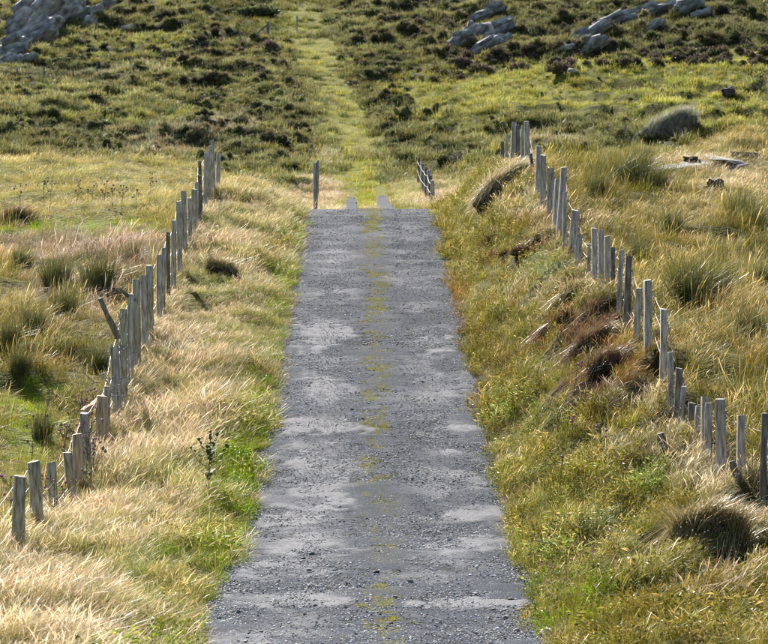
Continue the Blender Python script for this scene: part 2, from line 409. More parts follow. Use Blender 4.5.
# key: ({type: weight}, colour of the blades, colour of the tips, size)
KEYS = {
    'blond': ({'seed': .65, 'green': .35}, (.3, .27, .085), (.7, .56, .41), 0.95),
    'blondg': ({'seed': .45, 'green': .55}, (.2, .25, .04), (.58, .5, .28), 0.9),
    'edge': ({'green': .6, 'turf': .2, 'forb': .2}, (.16, .235, .025), (.36, .42, .08), 0.75),
    'bank': ({'green': .5, 'seed': .3, 'forb': .2}, (.18, .19, .03), (.52, .44, .21), 0.85),
    'olive': ({'green': .6, 'seed': .2, 'forb': .2}, (.125, .125, .022), (.34, .27, .09), 0.85),
    'brown': ({'green': .55, 'seed': .45}, (.17, .11, .028), (.42, .26, .11), 0.8),
    'heath': ({'heather': .3, 'green': .35, 'seed': .35}, (.13, .085, .04), (.4, .25, .17), 0.85),
    'silver': ({'green': .5, 'forb': .35, 'seed': .15}, (.2, .24, .09), (.56, .57, .38), 0.75),
    'forb': ({'forb': .5, 'green': .5}, (.14, .2, .03), (.42, .46, .2), 0.85),
    'whisp': ({'seed': .65, 'green': .35}, (.24, .21, .075), (.72, .6, .43), 0.85),
    'mauve': ({'seed': .7, 'rush': .15, 'green': .15}, (.2, .155, .08), (.58, .46, .38), 0.95),
    'rough': ({'green': .45, 'seed': .4, 'rush': .15}, (.16, .16, .032), (.5, .4, .2), 0.95),
    'moss': ({'turf': .7, 'green': .3}, (.3, .38, .04), (.5, .54, .1), 0.75),
    'golden': ({'seed': .6, 'green': .3, 'rush': .1}, (.19, .175, .04), (.62, .49, .26), 0.95),
    'rushy': ({'rush': .4, 'seed': .25, 'green': .35}, (.09, .1, .02), (.34, .27, .09), 1.0),
    'straw': ({'seed': .75, 'turf': .25}, (.36, .3, .11), (.76, .62, .42), 0.8),
    'gfield': ({'turf': .4, 'green': .2, 'seed': .4}, (.33, .31, .07), (.68, .57, .3), 0.8),
    'hill': ({'tuft': .75, 'green': .25}, (.18, .19, .06), (.5, .46, .25), 0.95),
    'hillg': ({'tuft': .45, 'turf': .55}, (.26, .28, .06), (.58, .53, .22), 0.85),
    'hillp': ({'tuft': .8, 'seed': .2}, (.3, .28, .15), (.62, .56, .4), 0.95),
    'hilld': ({'tuft': .8, 'green': .2}, (.1, .115, .038), (.34, .31, .16), 1.0),
    'terr': ({'turf': .92, 'green': .08}, (.36, .37, .06), (.74, .67, .26), 0.9),  # short turf, its bright tint painting in the sunlit terrace crest
    'path': ({'turf': .85, 'tuft': .05, 'green': .1}, (.36, .37, .075), (.64, .59, .24), 0.8),
}
KN = list(KEYS)
TYPES = ['seed', 'green', 'turf', 'rush', 'forb', 'heather', 'tuft']; NV = 4
# (photo x, y, radius x, y, key, strength): which patch of ground carries what
BLOBS = [
    # left verge
    (215, 280, 45, 14, 'blondg', 1.0), (235, 225, 30, 10, 'blondg', .8), (250, 195, 30, 8, 'blondg', .6), (225, 345, 30, 14, 'edge', .8), (260, 330, 26, 16, 'blondg', 1.1),
    (175, 395, 22, 12, 'blondg', .8), (190, 480, 40, 16, 'blondg', .9), (150, 480, 35, 14, 'silver', .5), (215, 540, 45, 20, 'bank', 1.0), (180, 580, 60, 22, 'blondg', 1.1), (225, 600, 30, 25, 'edge', .8), (70, 610, 80, 40, 'blond', .9),
    (205, 262, 16, 8, 'silver', .8),
    (120, 560, 50, 14, 'blondg', .7), (240, 420, 20, 20, 'bank', .9), (235, 480, 18, 22, 'edge', .9), (245, 380, 16, 20, 'blondg', .9), (150, 620, 60, 14, 'bank', .8), (110, 500, 30, 10, 'blondg', .6), (265, 250, 16, 16, 'bank', .9), (280, 215, 14, 14, 'blondg', .9),
    (195, 585, 65, 40, 'bank', 1.9), (220, 560, 40, 34, 'edge', 1.4), (130, 605, 80, 25, 'blondg', 1.6), (90, 560, 40, 14, 'blondg', .8), (235, 450, 16, 30, 'edge', .7),
    # left field
    (60, 200, 130, 14, 'gfield', 1.2), (30, 180, 200, 14, 'gfield', 1.0), (100, 205, 60, 7, 'straw', 1.4), (30, 207, 40, 6, 'straw', 1.0), (60, 226, 100, 8, 'moss', 1.8), (130, 228, 30, 8, 'moss', 1.0),
    (50, 250, 90, 16, 'mauve', 1.3), (130, 255, 40, 25, 'mauve', 1.2), (100, 300, 60, 20, 'mauve', .8), (40, 290, 50, 14, 'mauve', .8),
    (40, 335, 60, 30, 'rough', 1.0), (30, 400, 50, 28, 'moss', 1.3), (30, 450, 40, 30, 'moss', 1.2), (80, 400, 25, 25, 'rough', .9), (10, 370, 30, 14, 'rushy', .8),
    (60, 325, 50, 14, 'mauve', .7), (110, 340, 30, 16, 'mauve', .7), (20, 310, 30, 10, 'brown', .7), (100, 250, 60, 10, 'brown', .6), (50, 360, 40, 10, 'rushy', .7),
    # right bank
    (470, 250, 22, 30, 'bank', .9), (460, 300, 18, 26, 'brown', 1.0), (475, 345, 22, 22, 'olive', .9), (480, 400, 20, 20, 'brown', .8),
    (545, 268, 30, 12, 'silver', 1.5), (520, 215, 40, 12, 'whisp', .9), (560, 290, 30, 7, 'whisp', 1.2), (520, 300, 30, 14, 'whisp', .6), (540, 250, 35, 8, 'heath', .7),
    (592, 330, 40, 9, 'heath', 1.3), (610, 352, 40, 9, 'brown', 1.0), (580, 345, 30, 9, 'heath', 1.1), (570, 315, 20, 7, 'heath', 1.1), (600, 392, 40, 12, 'heath', .9), (560, 370, 30, 10, 'bank', .9),
    (485, 238, 14, 6, 'heath', 1.7), (500, 258, 16, 5, 'heath', .9), (600, 375, 30, 8, 'brown', 1.0), (640, 400, 40, 14, 'whisp', .9),
    (530, 410, 30, 18, 'forb', 1.0), (650, 480, 40, 18, 'forb', 1.3), (560, 470, 40, 18, 'bank', .8), (620, 450, 30, 14, 'whisp', 1.0), (700, 490, 60, 14, 'whisp', 1.1),
    (555, 560, 30, 30, 'forb', 1.0), (600, 530, 40, 20, 'silver', .6), (640, 560, 50, 25, 'bank', .8), (720, 600, 60, 30, 'mauve', .9), (640, 625, 70, 20, 'olive', 1.1), (720, 625, 40, 16, 'edge', .7), (690, 520, 40, 20, 'olive', .9), (590, 600, 30, 30, 'edge', .7),
    (545, 225, 24, 8, 'brown', 1.0), (525, 245, 20, 7, 'heath', 1.0), (610, 320, 24, 8, 'heath', 1.0), (560, 350, 30, 8, 'brown', 1.0), (625, 385, 26, 9, 'heath', 1.0), (640, 365, 20, 8, 'brown', .8), (575, 400, 28, 10, 'heath', .8), (450, 330, 14, 40, 'brown', .9), (455, 250, 12, 30, 'olive', .9), (470, 290, 20, 12, 'heath', .5), (500, 360, 18, 14, 'brown', .8),
    (620, 560, 90, 40, 'silver', .55), (600, 610, 90, 25, 'edge', .7), (560, 500, 50, 25, 'forb', .6), (680, 580, 60, 25, 'whisp', .6), (560, 430, 40, 25, 'silver', .5), (700, 460, 50, 16, 'whisp', .9), (760, 520, 40, 20, 'whisp', .8), (500, 330, 30, 30, 'whisp', .45), (500, 420, 20, 30, 'forb', .5),
    # right field
    (620, 185, 45, 22, 'rushy', 1.4), (600, 215, 40, 20, 'mauve', .8), (660, 215, 50, 20, 'golden', .8), (720, 205, 60, 20, 'straw', 1.1), (650, 165, 60, 10, 'straw', 1.3), (740, 180, 50, 14, 'straw', 1.2), (745, 225, 30, 12, 'rushy', 1.0),
    (690, 255, 50, 14, 'golden', .9), (700, 285, 40, 10, 'rushy', 1.2), (740, 300, 40, 20, 'golden', .8), (720, 340, 60, 20, 'golden', 1.0), (730, 380, 50, 20, 'rushy', .9), (740, 150, 40, 6, 'moss', 1.0), (640, 250, 25, 20, 'rushy', .8),
    (60, 185, 260, 10, 'gfield', 1.4), (60, 172, 260, 7, 'straw', .8),
    (700, 240, 60, 10, 'rushy', .9), (690, 320, 50, 10, 'rushy', .8), (660, 275, 30, 12, 'brown', .7), (740, 265, 40, 8, 'brown', .7), (700, 365, 40, 10, 'brown', .6),
    # beyond the crest
    (330, 190, 14, 18, 'blond', 1.6), (405, 190, 14, 12, 'blondg', 1.2), (440, 195, 14, 10, 'blond', 1.0), (455, 190, 20, 12, 'blondg', .8), (295, 190, 14, 10, 'blond', .9),
    # hill, left of the path
    (60, 75, 130, 7, 'hillp', 1.0), (150, 65, 60, 8, 'hillp', .6), (60, 100, 110, 12, 'hill', .7), (30, 145, 60, 16, 'hilld', .8), (130, 150, 90, 14, 'hillp', .6), (180, 135, 90, 20, 'hillp', .9), (230, 120, 40, 14, 'hillp', .7),
    (100, 30, 60, 18, 'hill', .7), (160, 45, 90, 16, 'hillg', .8), (110, 115, 80, 8, 'hillg', .8), (280, 22, 26, 16, 'hillg', 1.2), (325, 160, 10, 10, 'hillp', 1.2),
    (240, 60, 40, 20, 'hilld', .5), (255, 8, 20, 8, 'hilld', 1.2),
    # hill, right of the path
    (380, 100, 30, 40, 'hilld', .7), (420, 85, 40, 8, 'hillg', 1.3), (600, 72, 180, 12, 'hillg', 1.3), (680, 75, 90, 10, 'hillg', 1.0), (500, 95, 80, 14, 'hillg', 1.1), (560, 110, 80, 10, 'hillg', .9),
    (440, 145, 40, 18, 'hilld', .8), (560, 125, 60, 8, 'hilld', .8), (540, 140, 90, 7, 'hillp', 1.0), (720, 115, 60, 20, 'hillg', .9), (700, 92, 60, 8, 'hillp', .6), (740, 130, 50, 8, 'hilld', .8), (630, 155, 70, 7, 'gfield', 1.0), (720, 148, 60, 7, 'gfield', 1.0),
    (470, 120, 50, 25, 'hillg', .9), (640, 100, 120, 16, 'hillg', .8), (700, 130, 90, 10, 'hillg', .7), (440, 93, 40, 6, 'hillp', 1.0), (520, 80, 50, 7, 'straw', .9), (600, 69, 60, 7, 'straw', .9), (690, 64, 60, 7, 'straw', .8), (770, 60, 60, 7, 'straw', .8), (560, 118, 80, 8, 'hilld', 1.3), (450, 145, 50, 10, 'hilld', .8), (640, 135, 60, 5, 'hilld', .8), (600, 25, 220, 30, 'hilld', 1.6), (420, 30, 50, 24, 'hilld', .7), (360, 20, 40, 14, 'hill', .8), (480, 15, 50, 12, 'hill', .8),  # vegetation tints also paint in the sunlit crest, shaded hollow and slope behind
]
PATHPTS = [(125, 367), (145, 366), (160, 357), (175, 350), (190, 343), (205, 333), (222, 321), (240, 309), (252, 300)]
PATH_D = [a for a, b in PATHPTS]; PATH_X = [(b - 384) / FPX * a for a, b in PATHPTS]
def path_x(d): return np.interp(d, PATH_D, PATH_X)

def zone(x, y):
    """index into KN for every point"""
    z = Zg(x, y); px, py = proj(x, y, z)
    n = len(x); W = np.zeros((n, len(KN)))
    n1 = fbm(x * 1.1, y * .8, 41, 3); n2 = fbm(x * 2.6, y * 2.0, 51, 2); n3 = fbm(x * .12, y * .12, 61, 3)
    I = {k: i for i, k in enumerate(KN)}
    s = x - road_c(y); fl = fenceL(y); fr = fenceR(y)
    near = y < 84
    verge = near & (x > fl - .25) & (s < 0); bank = near & (s > 0) & (x < fr + .2)
    lfield = (x < fl - .25) & (y < 132) & (s < -1.4); rfield = (s > 1.4) & (x > fr + .2) & (y < 128 + .6 * (x - 4))
    mid = ~near & (y < 150) & (x > fl - .25) & (x < fr + .2)
    hill = ~(verge | bank | lfield | rfield | mid)
    j = lambda: rng.random(n) * .5
    W[verge, I['blond']] = (.75 + .3 * n1 + j())[verge]; W[verge, I['blondg']] = (.35 + .6 * n2 + j())[verge]
    e = smooth(-2.35, -1.75, s + (n1 - .5) * .9 + np.interp(y, [30, 42, 50], [.45, .3, 0])); W[verge, I['edge']] = (1.7 * e)[verge]; W[verge, I['bank']] = (.9 * smooth(-2.9, -2.0, s + (n2 - .5)))[verge]
    W[bank, I['bank']] = (.6 + .6 * n1 + j())[bank]; W[bank, I['olive']] = (.5 + .6 * n2 + j())[bank]; W[bank, I['whisp']] = (.9 * smooth(-.7, -.05, x - fr + (n1 - .5) * .8) + .5 * n2)[bank]
    W[bank, I['edge']] = (1.0 * (1 - smooth(1.5, 2.1, s + (n1 - .5) * .5)))[bank]; W[bank, I['brown']] = (.35 + .7 * n3)[bank]
    W[lfield, I['rough']] = (.6 + .4 * n1 + j())[lfield]; W[lfield, I['gfield']] = (.5 + .6 * smooth(74, 86, y) + j())[lfield]
    W[rfield, I['golden']] = (.7 + .4 * n1 + j())[rfield]; W[rfield, I['rushy']] = (.5 + .5 * n2 + j())[rfield]; W[rfield, I['straw']] = (.7 * smooth(66, 85, y) + j())[rfield]
    W[mid, I['blond']] = (.6 + j())[mid]; W[mid, I['blondg']] = (.6 + j())[mid]
    W[hill, I['hill']] = (.6 + .5 * n3 + j())[hill]; W[hill, I['hilld']] = (.4 + .5 * n1 + j())[hill]; W[hill, I['hillg']] = (.35 + .6 * n2 + j())[hill]
    qx = px + (n1 - .5) * 46 * np.clip(60 / y, .4, 1); qy = py + (n2 - .5) * 22 * np.clip(60 / y, .5, 1)
    for bx, by, rx, ry, k, st in BLOBS:
        g = np.exp(-(((qx - bx) / rx) ** 2 + ((qy - by) / ry) ** 2))
        if k.startswith('hill') or (k == 'straw' and by < 100): g = np.where(hill, g, 0)
        if by > 212 and k in ('mauve', 'rough', 'moss') and bx < 200: g = np.where(lfield, g, 0)
        W[:, I[k]] += 1.5 * st * g
    W *= .5 + 1.0 * rng.random(W.shape)
    tb = (x > 1.5 + 6 * (n3 - .5)) & (y > 183 + 14 * (n3 - .5) - .12 * x + 5 * (n1 - .5)) & (y < 203 + 2 * (n1 - .5))
    W[tb, I['terr']] += 2.6
    onp = (y > 122) & (np.abs(x - path_x(y)) < (1.15 + 1.5 * (n1 - .5) + .6 * (n2 - .5)) * np.interp(y, [122, 150, 200, 250], [1.0, 1.0, 1.25, 1.15])) & (y < 256)
    W[onp, I['path']] += 2.6; W[onp, I['hillp']] += (2.2 * (fbm(x * .7, y * .35, 64, 2) > .56))[onp]; W[onp, I['hill']] += (1.9 * (fbm(x * .9, y * .6, 65, 2) > .6))[onp]
    return W.argmax(1), px, py, z

def sat(c, f):
    m = c.mean(1, keepdims=True); return np.clip(m + (c - m) * f, .004, 1)
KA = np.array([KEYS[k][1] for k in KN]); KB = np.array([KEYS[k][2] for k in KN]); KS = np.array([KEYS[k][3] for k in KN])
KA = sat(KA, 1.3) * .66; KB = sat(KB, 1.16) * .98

# ------------------------------------------------------------------ the ground sheet
def build_ground():
    xs = np.concatenate([-np.geomspace(900, 72, 10), np.linspace(-70, -26, 36), np.linspace(-25, -13, 30), np.arange(-12.7, 12.8, .25), np.linspace(13, 25, 30), np.linspace(26, 70, 36), np.geomspace(72, 900, 10)])
    ys = np.concatenate([np.linspace(-60, 20, 40), np.arange(20.5, 84, .2), np.arange(84.4, 130, .4), np.arange(130.6, 290, .7), np.linspace(292, 420, 30), np.geomspace(430, 2500, 12)])
    X, Y = np.meshgrid(xs, ys)
    Z = Zg(X, Y)
    Z = Z + np.where(Y > 400, (Y - 400) * .02, 0)
    zi, px, py, z0 = zone(X.ravel().clip(-69, 69), Y.ravel().clip(-59, 419))
    c = (KA[zi] * .6 + KB[zi] * .07)
    c = c * .75 + np.array([.05, .04, .02]) * .25
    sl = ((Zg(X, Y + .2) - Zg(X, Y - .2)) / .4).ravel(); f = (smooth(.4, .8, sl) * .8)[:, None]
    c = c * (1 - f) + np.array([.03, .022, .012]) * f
    rc = np.abs(X.ravel() - road_c(Y.ravel())); onr = (rc < 1.7) & (Y.ravel() < 122)
    c[onr & (Y.ravel() < 90)] = (.07, .062, .05)
    col = np.concatenate([c, np.ones((len(c), 1))], 1)
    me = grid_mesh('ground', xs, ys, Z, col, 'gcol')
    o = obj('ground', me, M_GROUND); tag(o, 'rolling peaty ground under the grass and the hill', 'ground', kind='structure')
build_ground()

# ------------------------------------------------------------------ road
PATCHES = [  # photo x, y, half width x, half height y, paleness
    (318, 335, 28, 14, 1.0), (318, 387, 36, 9, .8), (322, 425, 44, 8, 1.0), (305, 447, 30, 6, .5), (310, 462, 42, 9, .8), (315, 480, 42, 9, .9), (305, 500, 50, 10, .85), (300, 520, 48, 8, .7), (300, 545, 60, 9, .6),
    (285, 570, 60, 8, .6), (290, 600, 60, 7, .7), (235, 640, 40, 6, .6), (435, 345, 22, 8, .7), (415, 330, 25, 4, .35), (455, 428, 22, 3, .6), (440, 452, 24, 3.5, .7), (470, 480, 26, 7, .45), (480, 515, 36, 8, .6), (465, 545, 44, 8, .6),
    (470, 604, 60, 5, 1.15), (430, 575, 50, 8, .3), (335, 295, 30, 7, .3), (330, 255, 30, 7, .35), (410, 275, 24, 9, .3), (360, 232, 40, 6, .25), (400, 400, 30, 8, .25), (450, 385, 30, 10, .35),
]
def build_road():
    ys = np.concatenate([np.arange(-40, 22, 1.0), np.arange(22, 84, .09), np.arange(84, 118, .4)])
    t = np.linspace(-1.72, 1.72, 64)
    T, Y = np.meshgrid(t, ys)
    X = T + road_c(Y)
    Z = road_z(Y)
    edge = np.abs(T)
    Z = Z + .012 + .02 * (1 - (T / 1.6) ** 2)
    Z += .03 * (fbm(X * .8, Y * 1.2, 71, 3) - .5) + .022 * (fbm(X * 2.5, Y * 3.5, 72, 3) - .5)
    Z -= .018 * np.exp(-((edge - .78) / .3) ** 2)        # wheel tracks
    Z -= .05 * smooth(1.45, 1.7, edge)
    px, py = proj(X, Y, Z)
    nn = fbm(X * 2.2, Y * 1.6, 73, 4); n5 = fbm(X * 7, Y * 5, 74, 3); n6 = fbm(X * .6, Y * .35, 75, 3)
    pale = np.zeros_like(X)
    for bx, by, rx, ry, st in PATCHES:
        e = ((px - bx + (nn - .5) * 60) / rx) ** 2 + ((py - by + (n5 - .5) * 16 * ry / 8) / ry) ** 2
        pale = np.maximum(pale, st * (1 - smooth(.7, 1.25, e)))
    pale *= .5 + .95 * smooth(.36, .6, fbm(X * 3.0, Y * 1.8, 83, 4))
    pale = np.clip(pale + .55 * np.exp(-((edge - .8) / .42) ** 2) * smooth(.5, .62, fbm(X * 1.6, Y * 1.3, 84, 4)), 0, 1.1)
    track = np.exp(-((edge - .8) / .38) ** 2)
    base = np.array([.032, .042, .064]) ; palec = np.array([.2, .204, .224]); dust = np.array([.085, .09, .108]); blue = np.array([.03, .042, .06])
    c = base[None, None] * (.75 + .5 * n6[..., None])
    f = (.55 * track * smooth(.35, .65, n6))[..., None]; c = c * (1 - f) + dust * f
    f = (smooth(1.15, 1.55, edge + (nn - .5) * .5) * .6)[..., None]; c = c * (1 - f) + blue * f
    f = np.clip(pale, 0, 1)[..., None] * .85; c = c * (1 - f) + palec * f
    # cracks and tears across the tar
    cr = np.abs(fbm(X * 1.3 + 3, Y * 2.6, 77, 4) - .5); crk = (1 - smooth(.0, .022, cr)) * smooth(.35, .55, fbm(X * .5, Y * .3, 78, 2)) * (Y < 60)
    c *= (1 - .75 * crk[..., None])
    dirt = smooth(.5, .75, fbm(X * 2.5, Y * 1.5, 79, 3)) * np.exp(-(edge / .3) ** 2)
    c = c * (1 - .4 * dirt[..., None]) + np.array([.07, .065, .04]) * .4 * dirt[..., None]
    Z += .012 * np.clip(pale, 0, 1) - .012 * crk
    a = np.clip(pale * .8 + .25 * track * smooth(.4, .6, n6), 0, .9)
    col = np.concatenate([c, a[..., None]], -1).reshape(-1, 4)
    me = grid_mesh('road', t, ys, Z, col, 'rcol', X=X)
    o = obj('road', me, M_ROAD); tag(o, 'narrow worn grey tarmac road running over the crest', 'road', kind='structure')
    # the two wheel ruts beyond the crest
    for k, sx in enumerate((-1, 1)):
        ys = np.arange(98, 139, .4); t = np.linspace(-.28, .28, 9)
        T, Y = np.meshgrid(t, ys)
        wv = .8 + .4 * fbm(Y * .7, Y * 0 + k, 81, 2)
        X = T * wv * np.interp(Y, [98, 126, 139], [1, .9, .3]) + path_x(np.maximum(Y, 125)) * smooth(100, 125, Y) + (1 - smooth(100, 125, Y)) * road_c(Y) + sx * np.interp(Y, [98, 125, 146], [.7, .66, .62])
        Z = Zg(X, Y) + .05
        c = np.broadcast_to(np.array([.055, .062, .08, .2]), X.shape + (4,)).reshape(-1, 4)
        o = obj('wheel_track', grid_mesh('wheel_track', t, ys, Z, c, 'rcol', X=X), M_ROAD)
        tag(o, 'grey gravel wheel rut of the track past the crest', 'track', 'wheel ruts past the crest', kind='structure')
build_road()

# ------------------------------------------------------------------ clump prototypes
def blades(n, h0, h1, w, spread, lean, leanvar, curl, seed, seg=4, seedhead=0.0, base=.15, tipmix=.9, jitter_dir=math.pi, wind=(1, 0)):
    r = np.random.default_rng(seed)
    V = []; F = []; C = []
    for _ in range(n):
        a = r.uniform(0, 2 * math.pi); rad = spread * math.sqrt(r.random())
        bx, by = math.cos(a) * rad, math.sin(a) * rad
        h = r.uniform(h0, h1); ln = lean + r.normal(0, leanvar)
        da = r.normal(0, jitter_dir * .3)
        out = .5 * leanvar
        dx = ln * math.cos(da) * wind[0] + math.cos(a) * out * rad / max(spread, 1e-4); dy = ln * math.sin(da) + math.sin(a) * out * rad / max(spread, 1e-4)
        fa = r.uniform(0, math.pi); wx, wy = math.cos(fa), math.sin(fa)
        ww = w * r.uniform(.7, 1.3); g = r.random()
        head = r.random() < seedhead
        i0 = len(V); nseg = seg + (2 if head else 0)
        for k in range(nseg + 1):
            t = k / nseg
            bend = t ** (1.2 + curl)
            x = bx + dx * h * bend; y = by + dy * h * bend
            z = h * (t - .35 * min(1.2, dx * dx + dy * dy) * t * t) - .03
            if head:
                prof = (.9, .8, .7, .65, .7, 2.4, .8)[min(k, 6)] if nseg >= 6 else 1
                m = 1.0 if t > .55 else base * .5 + .7 * t
            else:
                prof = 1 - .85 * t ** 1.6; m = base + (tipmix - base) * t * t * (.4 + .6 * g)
            hw = ww * prof * .5
            V.append((x - wx * hw, y - wy * hw, z)); V.append((x + wx * hw, y + wy * hw, z))
            C += [(m, g, t, 1)] * 2
        for k in range(nseg):
            j = i0 + 2 * k; F.append((j, j + 1, j + 3, j + 2))
    return V, F, C

def forb_clump(seed, n=26):
    r = np.random.default_rng(seed); V = []; F = []; C = []
    for _ in range(n):
        a = r.uniform(0, 6.28); rad = .14 * math.sqrt(r.random()); z = r.uniform(.03, .22)
        p = Vector((math.cos(a) * rad, math.sin(a) * rad, z)); L = r.uniform(.035, .075); W_ = L * r.uniform(.3, .5)
        d = Vector((math.cos(a + r.normal(0, .6)), math.sin(a + r.normal(0, .6)), r.uniform(-.2, .9))).normalized()
        s = d.cross(Vector((r.normal(), r.normal(), 1))).normalized(); g = r.random(); m = .1 + .9 * (r.random() ** 2)
        up = s.cross(d) * L * .12
        i = len(V); V += [tuple(p), tuple(p + d * L * .5 + s * W_ * .5 + up), tuple(p + d * L), tuple(p + d * L * .5 - s * W_ * .5 + up)]
        F.append((i, i + 1, i + 2, i + 3)); C += [(m, g, 0, 1)] * 4
        if r.random() < .5:    # stalk
            i = len(V); q = Vector((p.x * .6, p.y * .6, -.02)); V += [tuple(q), (q.x + .004, q.y, q.z), tuple(p + Vector((.004, 0, 0))), tuple(p)]
            F.append((i, i + 1, i + 2, i + 3)); C += [(0, g, 0, 1)] * 4
    return V, F, C

def bush(seed, n=300, rad=.5, hgt=.45, leaf=.06, core=True, up=.5):
    r = np.random.default_rng(seed); V = []; F = []; C = []
    off = [Vector((r.normal(0, .22) * rad, r.normal(0, .22) * rad, 0)) for _ in range(4)]
    if core:
        bm = bmesh.new(); bmesh.ops.create_icosphere(bm, subdivisions=2, radius=1)
        for v in bm.verts:
            k = .6 + .3 * (mnoise.noise(v.co * 2.1 + Vector((seed, 0, 0))))
            v.co = Vector((v.co.x * rad * k, v.co.y * rad * k, max(v.co.z, -.25) * hgt * k))
        bm.verts.ensure_lookup_table()
        V += [tuple(v.co) for v in bm.verts]; F += [tuple(v.index for v in f.verts) for f in bm.faces]
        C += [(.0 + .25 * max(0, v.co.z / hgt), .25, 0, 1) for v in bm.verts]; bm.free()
    for _ in range(n):
        o = off[r.integers(4)]; v = Vector((r.normal(), r.normal(), abs(r.normal()) * 1.0)).normalized()
        k = r.uniform(.7, 1.08) * (.82 + .35 * mnoise.noise(v * 2.1 + Vector((seed, 0, 0))))
        p = Vector((v.x * rad * k, v.y * rad * k, v.z * hgt * k)) + o * .5
        d = (v + Vector((r.normal(0, .35) + .2, r.normal(0, .35), up))).normalized(); L = leaf * r.uniform(.7, 1.8)
        s = d.cross(Vector((r.normal(), r.normal(), r.normal()))).normalized() * L * r.uniform(.18, .4); g = r.random()
        m = np.clip(.15 + .75 * r.random() * (.3 + .7 * v.z), 0, 1)
        i = len(V); V += [tuple(p - s), tuple(p + s), tuple(p + d * L + s * .3), tuple(p + d * L - s * .3)]; F.append((i, i + 1, i + 2, i + 3))
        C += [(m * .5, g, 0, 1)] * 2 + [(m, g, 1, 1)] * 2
    return V, F, C

proto_col = bpy.data.collections.new('plant_prototypes')      # never linked to the scene
def build_protos():
    k = 0
    for t in TYPES:
        for v in range(NV):
            sd = 100 * k + 7
            if t == 'seed': g = blades(46, .08, .36, .0032, .18, .7, .36, .7, sd, 4, .62, .05)
            elif t == 'green': g = blades(42, .06, .26, .005, .17, .3, .45, .7, sd, 3, .06, .05, .8)
            elif t == 'turf': g = blades(40, .04, .13, .007, .16, .25, .35, .4, sd, 2, 0, .0, .9)
            elif t == 'rush': g = blades(26, .25, .62, .005, .13, .25, .25, .3, sd, 4, .12, .0, .9)
            elif t == 'forb': g = forb_clump(sd, 46)
            elif t == 'heather': g = bush(sd, 170, .17, .17, .03, True, .7)
            elif t == 'tuft': g = blades(34, .12, .42, .022, .26, .4, .45, .6, sd, 3, 0, .05, 1.0)
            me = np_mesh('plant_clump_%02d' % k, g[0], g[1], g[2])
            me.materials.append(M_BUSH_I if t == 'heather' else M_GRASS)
            o = bpy.data.objects.new('plant_clump_%02d' % k, me); proto_col.objects.link(o); k += 1
build_protos()

def scatter_tree(name, coll):
    ng = bpy.data.node_groups.new(name, 'GeometryNodeTree')
    ng.interface.new_socket('Geometry', in_out='INPUT', socket_type='NodeSocketGeometry')
    ng.interface.new_socket('Geometry', in_out='OUTPUT', socket_type='NodeSocketGeometry')
    n = ng.nodes; l = ng.links
    gi = n.new('NodeGroupInput'); go = n.new('NodeGroupOutput')
    ci = n.new('GeometryNodeCollectionInfo'); ci.inputs[0].default_value = coll
    ci.inputs['Separate Children'].default_value = True; ci.inputs['Reset Children'].default_value = True
    ip = n.new('GeometryNodeInstanceOnPoints'); ip.inputs['Pick Instance'].default_value = True
    def na(nm, dt):
        a = n.new('GeometryNodeInputNamedAttribute'); a.data_type = dt; a.inputs['Name'].default_value = nm; return a.outputs['Attribute']
    l.new(gi.outputs[0], ip.inputs['Points']); l.new(ci.outputs[0], ip.inputs['Instance'])
    l.new(na('idx', 'INT'), ip.inputs['Instance Index'])
    l.new(na('rot', 'FLOAT_VECTOR'), ip.inputs['Rotation']); l.new(na('scl', 'FLOAT_VECTOR'), ip.inputs['Scale'])
    l.new(ip.outputs[0], go.inputs[0])
    return ng
SCT = scatter_tree('plant_scatter', proto_col)

def scatter_obj(name, pts, idx, rot, scl, ta, tb, label, cat, ng=None):
    me = bpy.data.meshes.new(name)
    n = len(pts); me.vertices.add(n); me.vertices.foreach_set('co', np.asarray(pts, np.float32).ravel())
    def at(nm, ty, data, f):
        a = me.attributes.new(nm, ty, 'POINT'); a.data.foreach_set(f, np.ascontiguousarray(data).ravel())
    at('idx', 'INT', idx.astype(np.int32), 'value')
    at('rot', 'FLOAT_VECTOR', rot.astype(np.float32), 'vector')
    if scl.ndim == 1: scl = np.repeat(scl[:, None], 3, 1)
    at('scl', 'FLOAT_VECTOR', scl.astype(np.float32), 'vector')
    at('tint_a', 'FLOAT_VECTOR', ta.astype(np.float32), 'vector'); at('tint_b', 'FLOAT_VECTOR', tb.astype(np.float32), 'vector')
    o = bpy.data.objects.new(name, me); COL.objects.link(o)
    md = o.modifiers.new('scatter', 'NODES'); md.node_group = ng or SCT
    return tag(o, label, cat, kind='stuff')

TW = np.zeros((len(KN), len(TYPES)))
for i, k in enumerate(KN):
    for t, v in KEYS[k][0].items(): TW[i, TYPES.index(t)] = v
TC = np.cumsum(TW / TW.sum(1, keepdims=True), 1)

# bare spots in front of tussocks and under sods (x, y, radius)
EXC = []
RT = [('low', 'rush tussock in the low pasture behind the older fence', [(97, 290, 20), (63, 316, 15), (31, 332, 15), (7, 346, 14), (96, 372, 16), (55, 286, 17), (20, 268, 12), (130, 262, 10), (40, 440, 12), (18, 372, 12), (76, 300, 12)]),
      ('raised', 'rush tussock in the golden raised pasture above the bank', [(690, 300, 26), (672, 235, 13), (612, 186, 20), (632, 182, 18), (598, 196, 13), (655, 192, 14), (740, 220, 16), (752, 228, 14), (712, 300, 20), (640, 262, 12), (750, 335, 14), (640, 170, 12), (715, 268, 12), (760, 285, 14)])]
RUSH = []
for key, lab, L in RT:
    for px, py, hw in L:
        d = hit(px, py); k_ = d / FPX; RUSH.append(((px - 384) * k_, d, hw * k_, key, lab)); EXC.append(((px - 384) * k_, d - hw * k_ * 1.5, hw * k_ * .8))
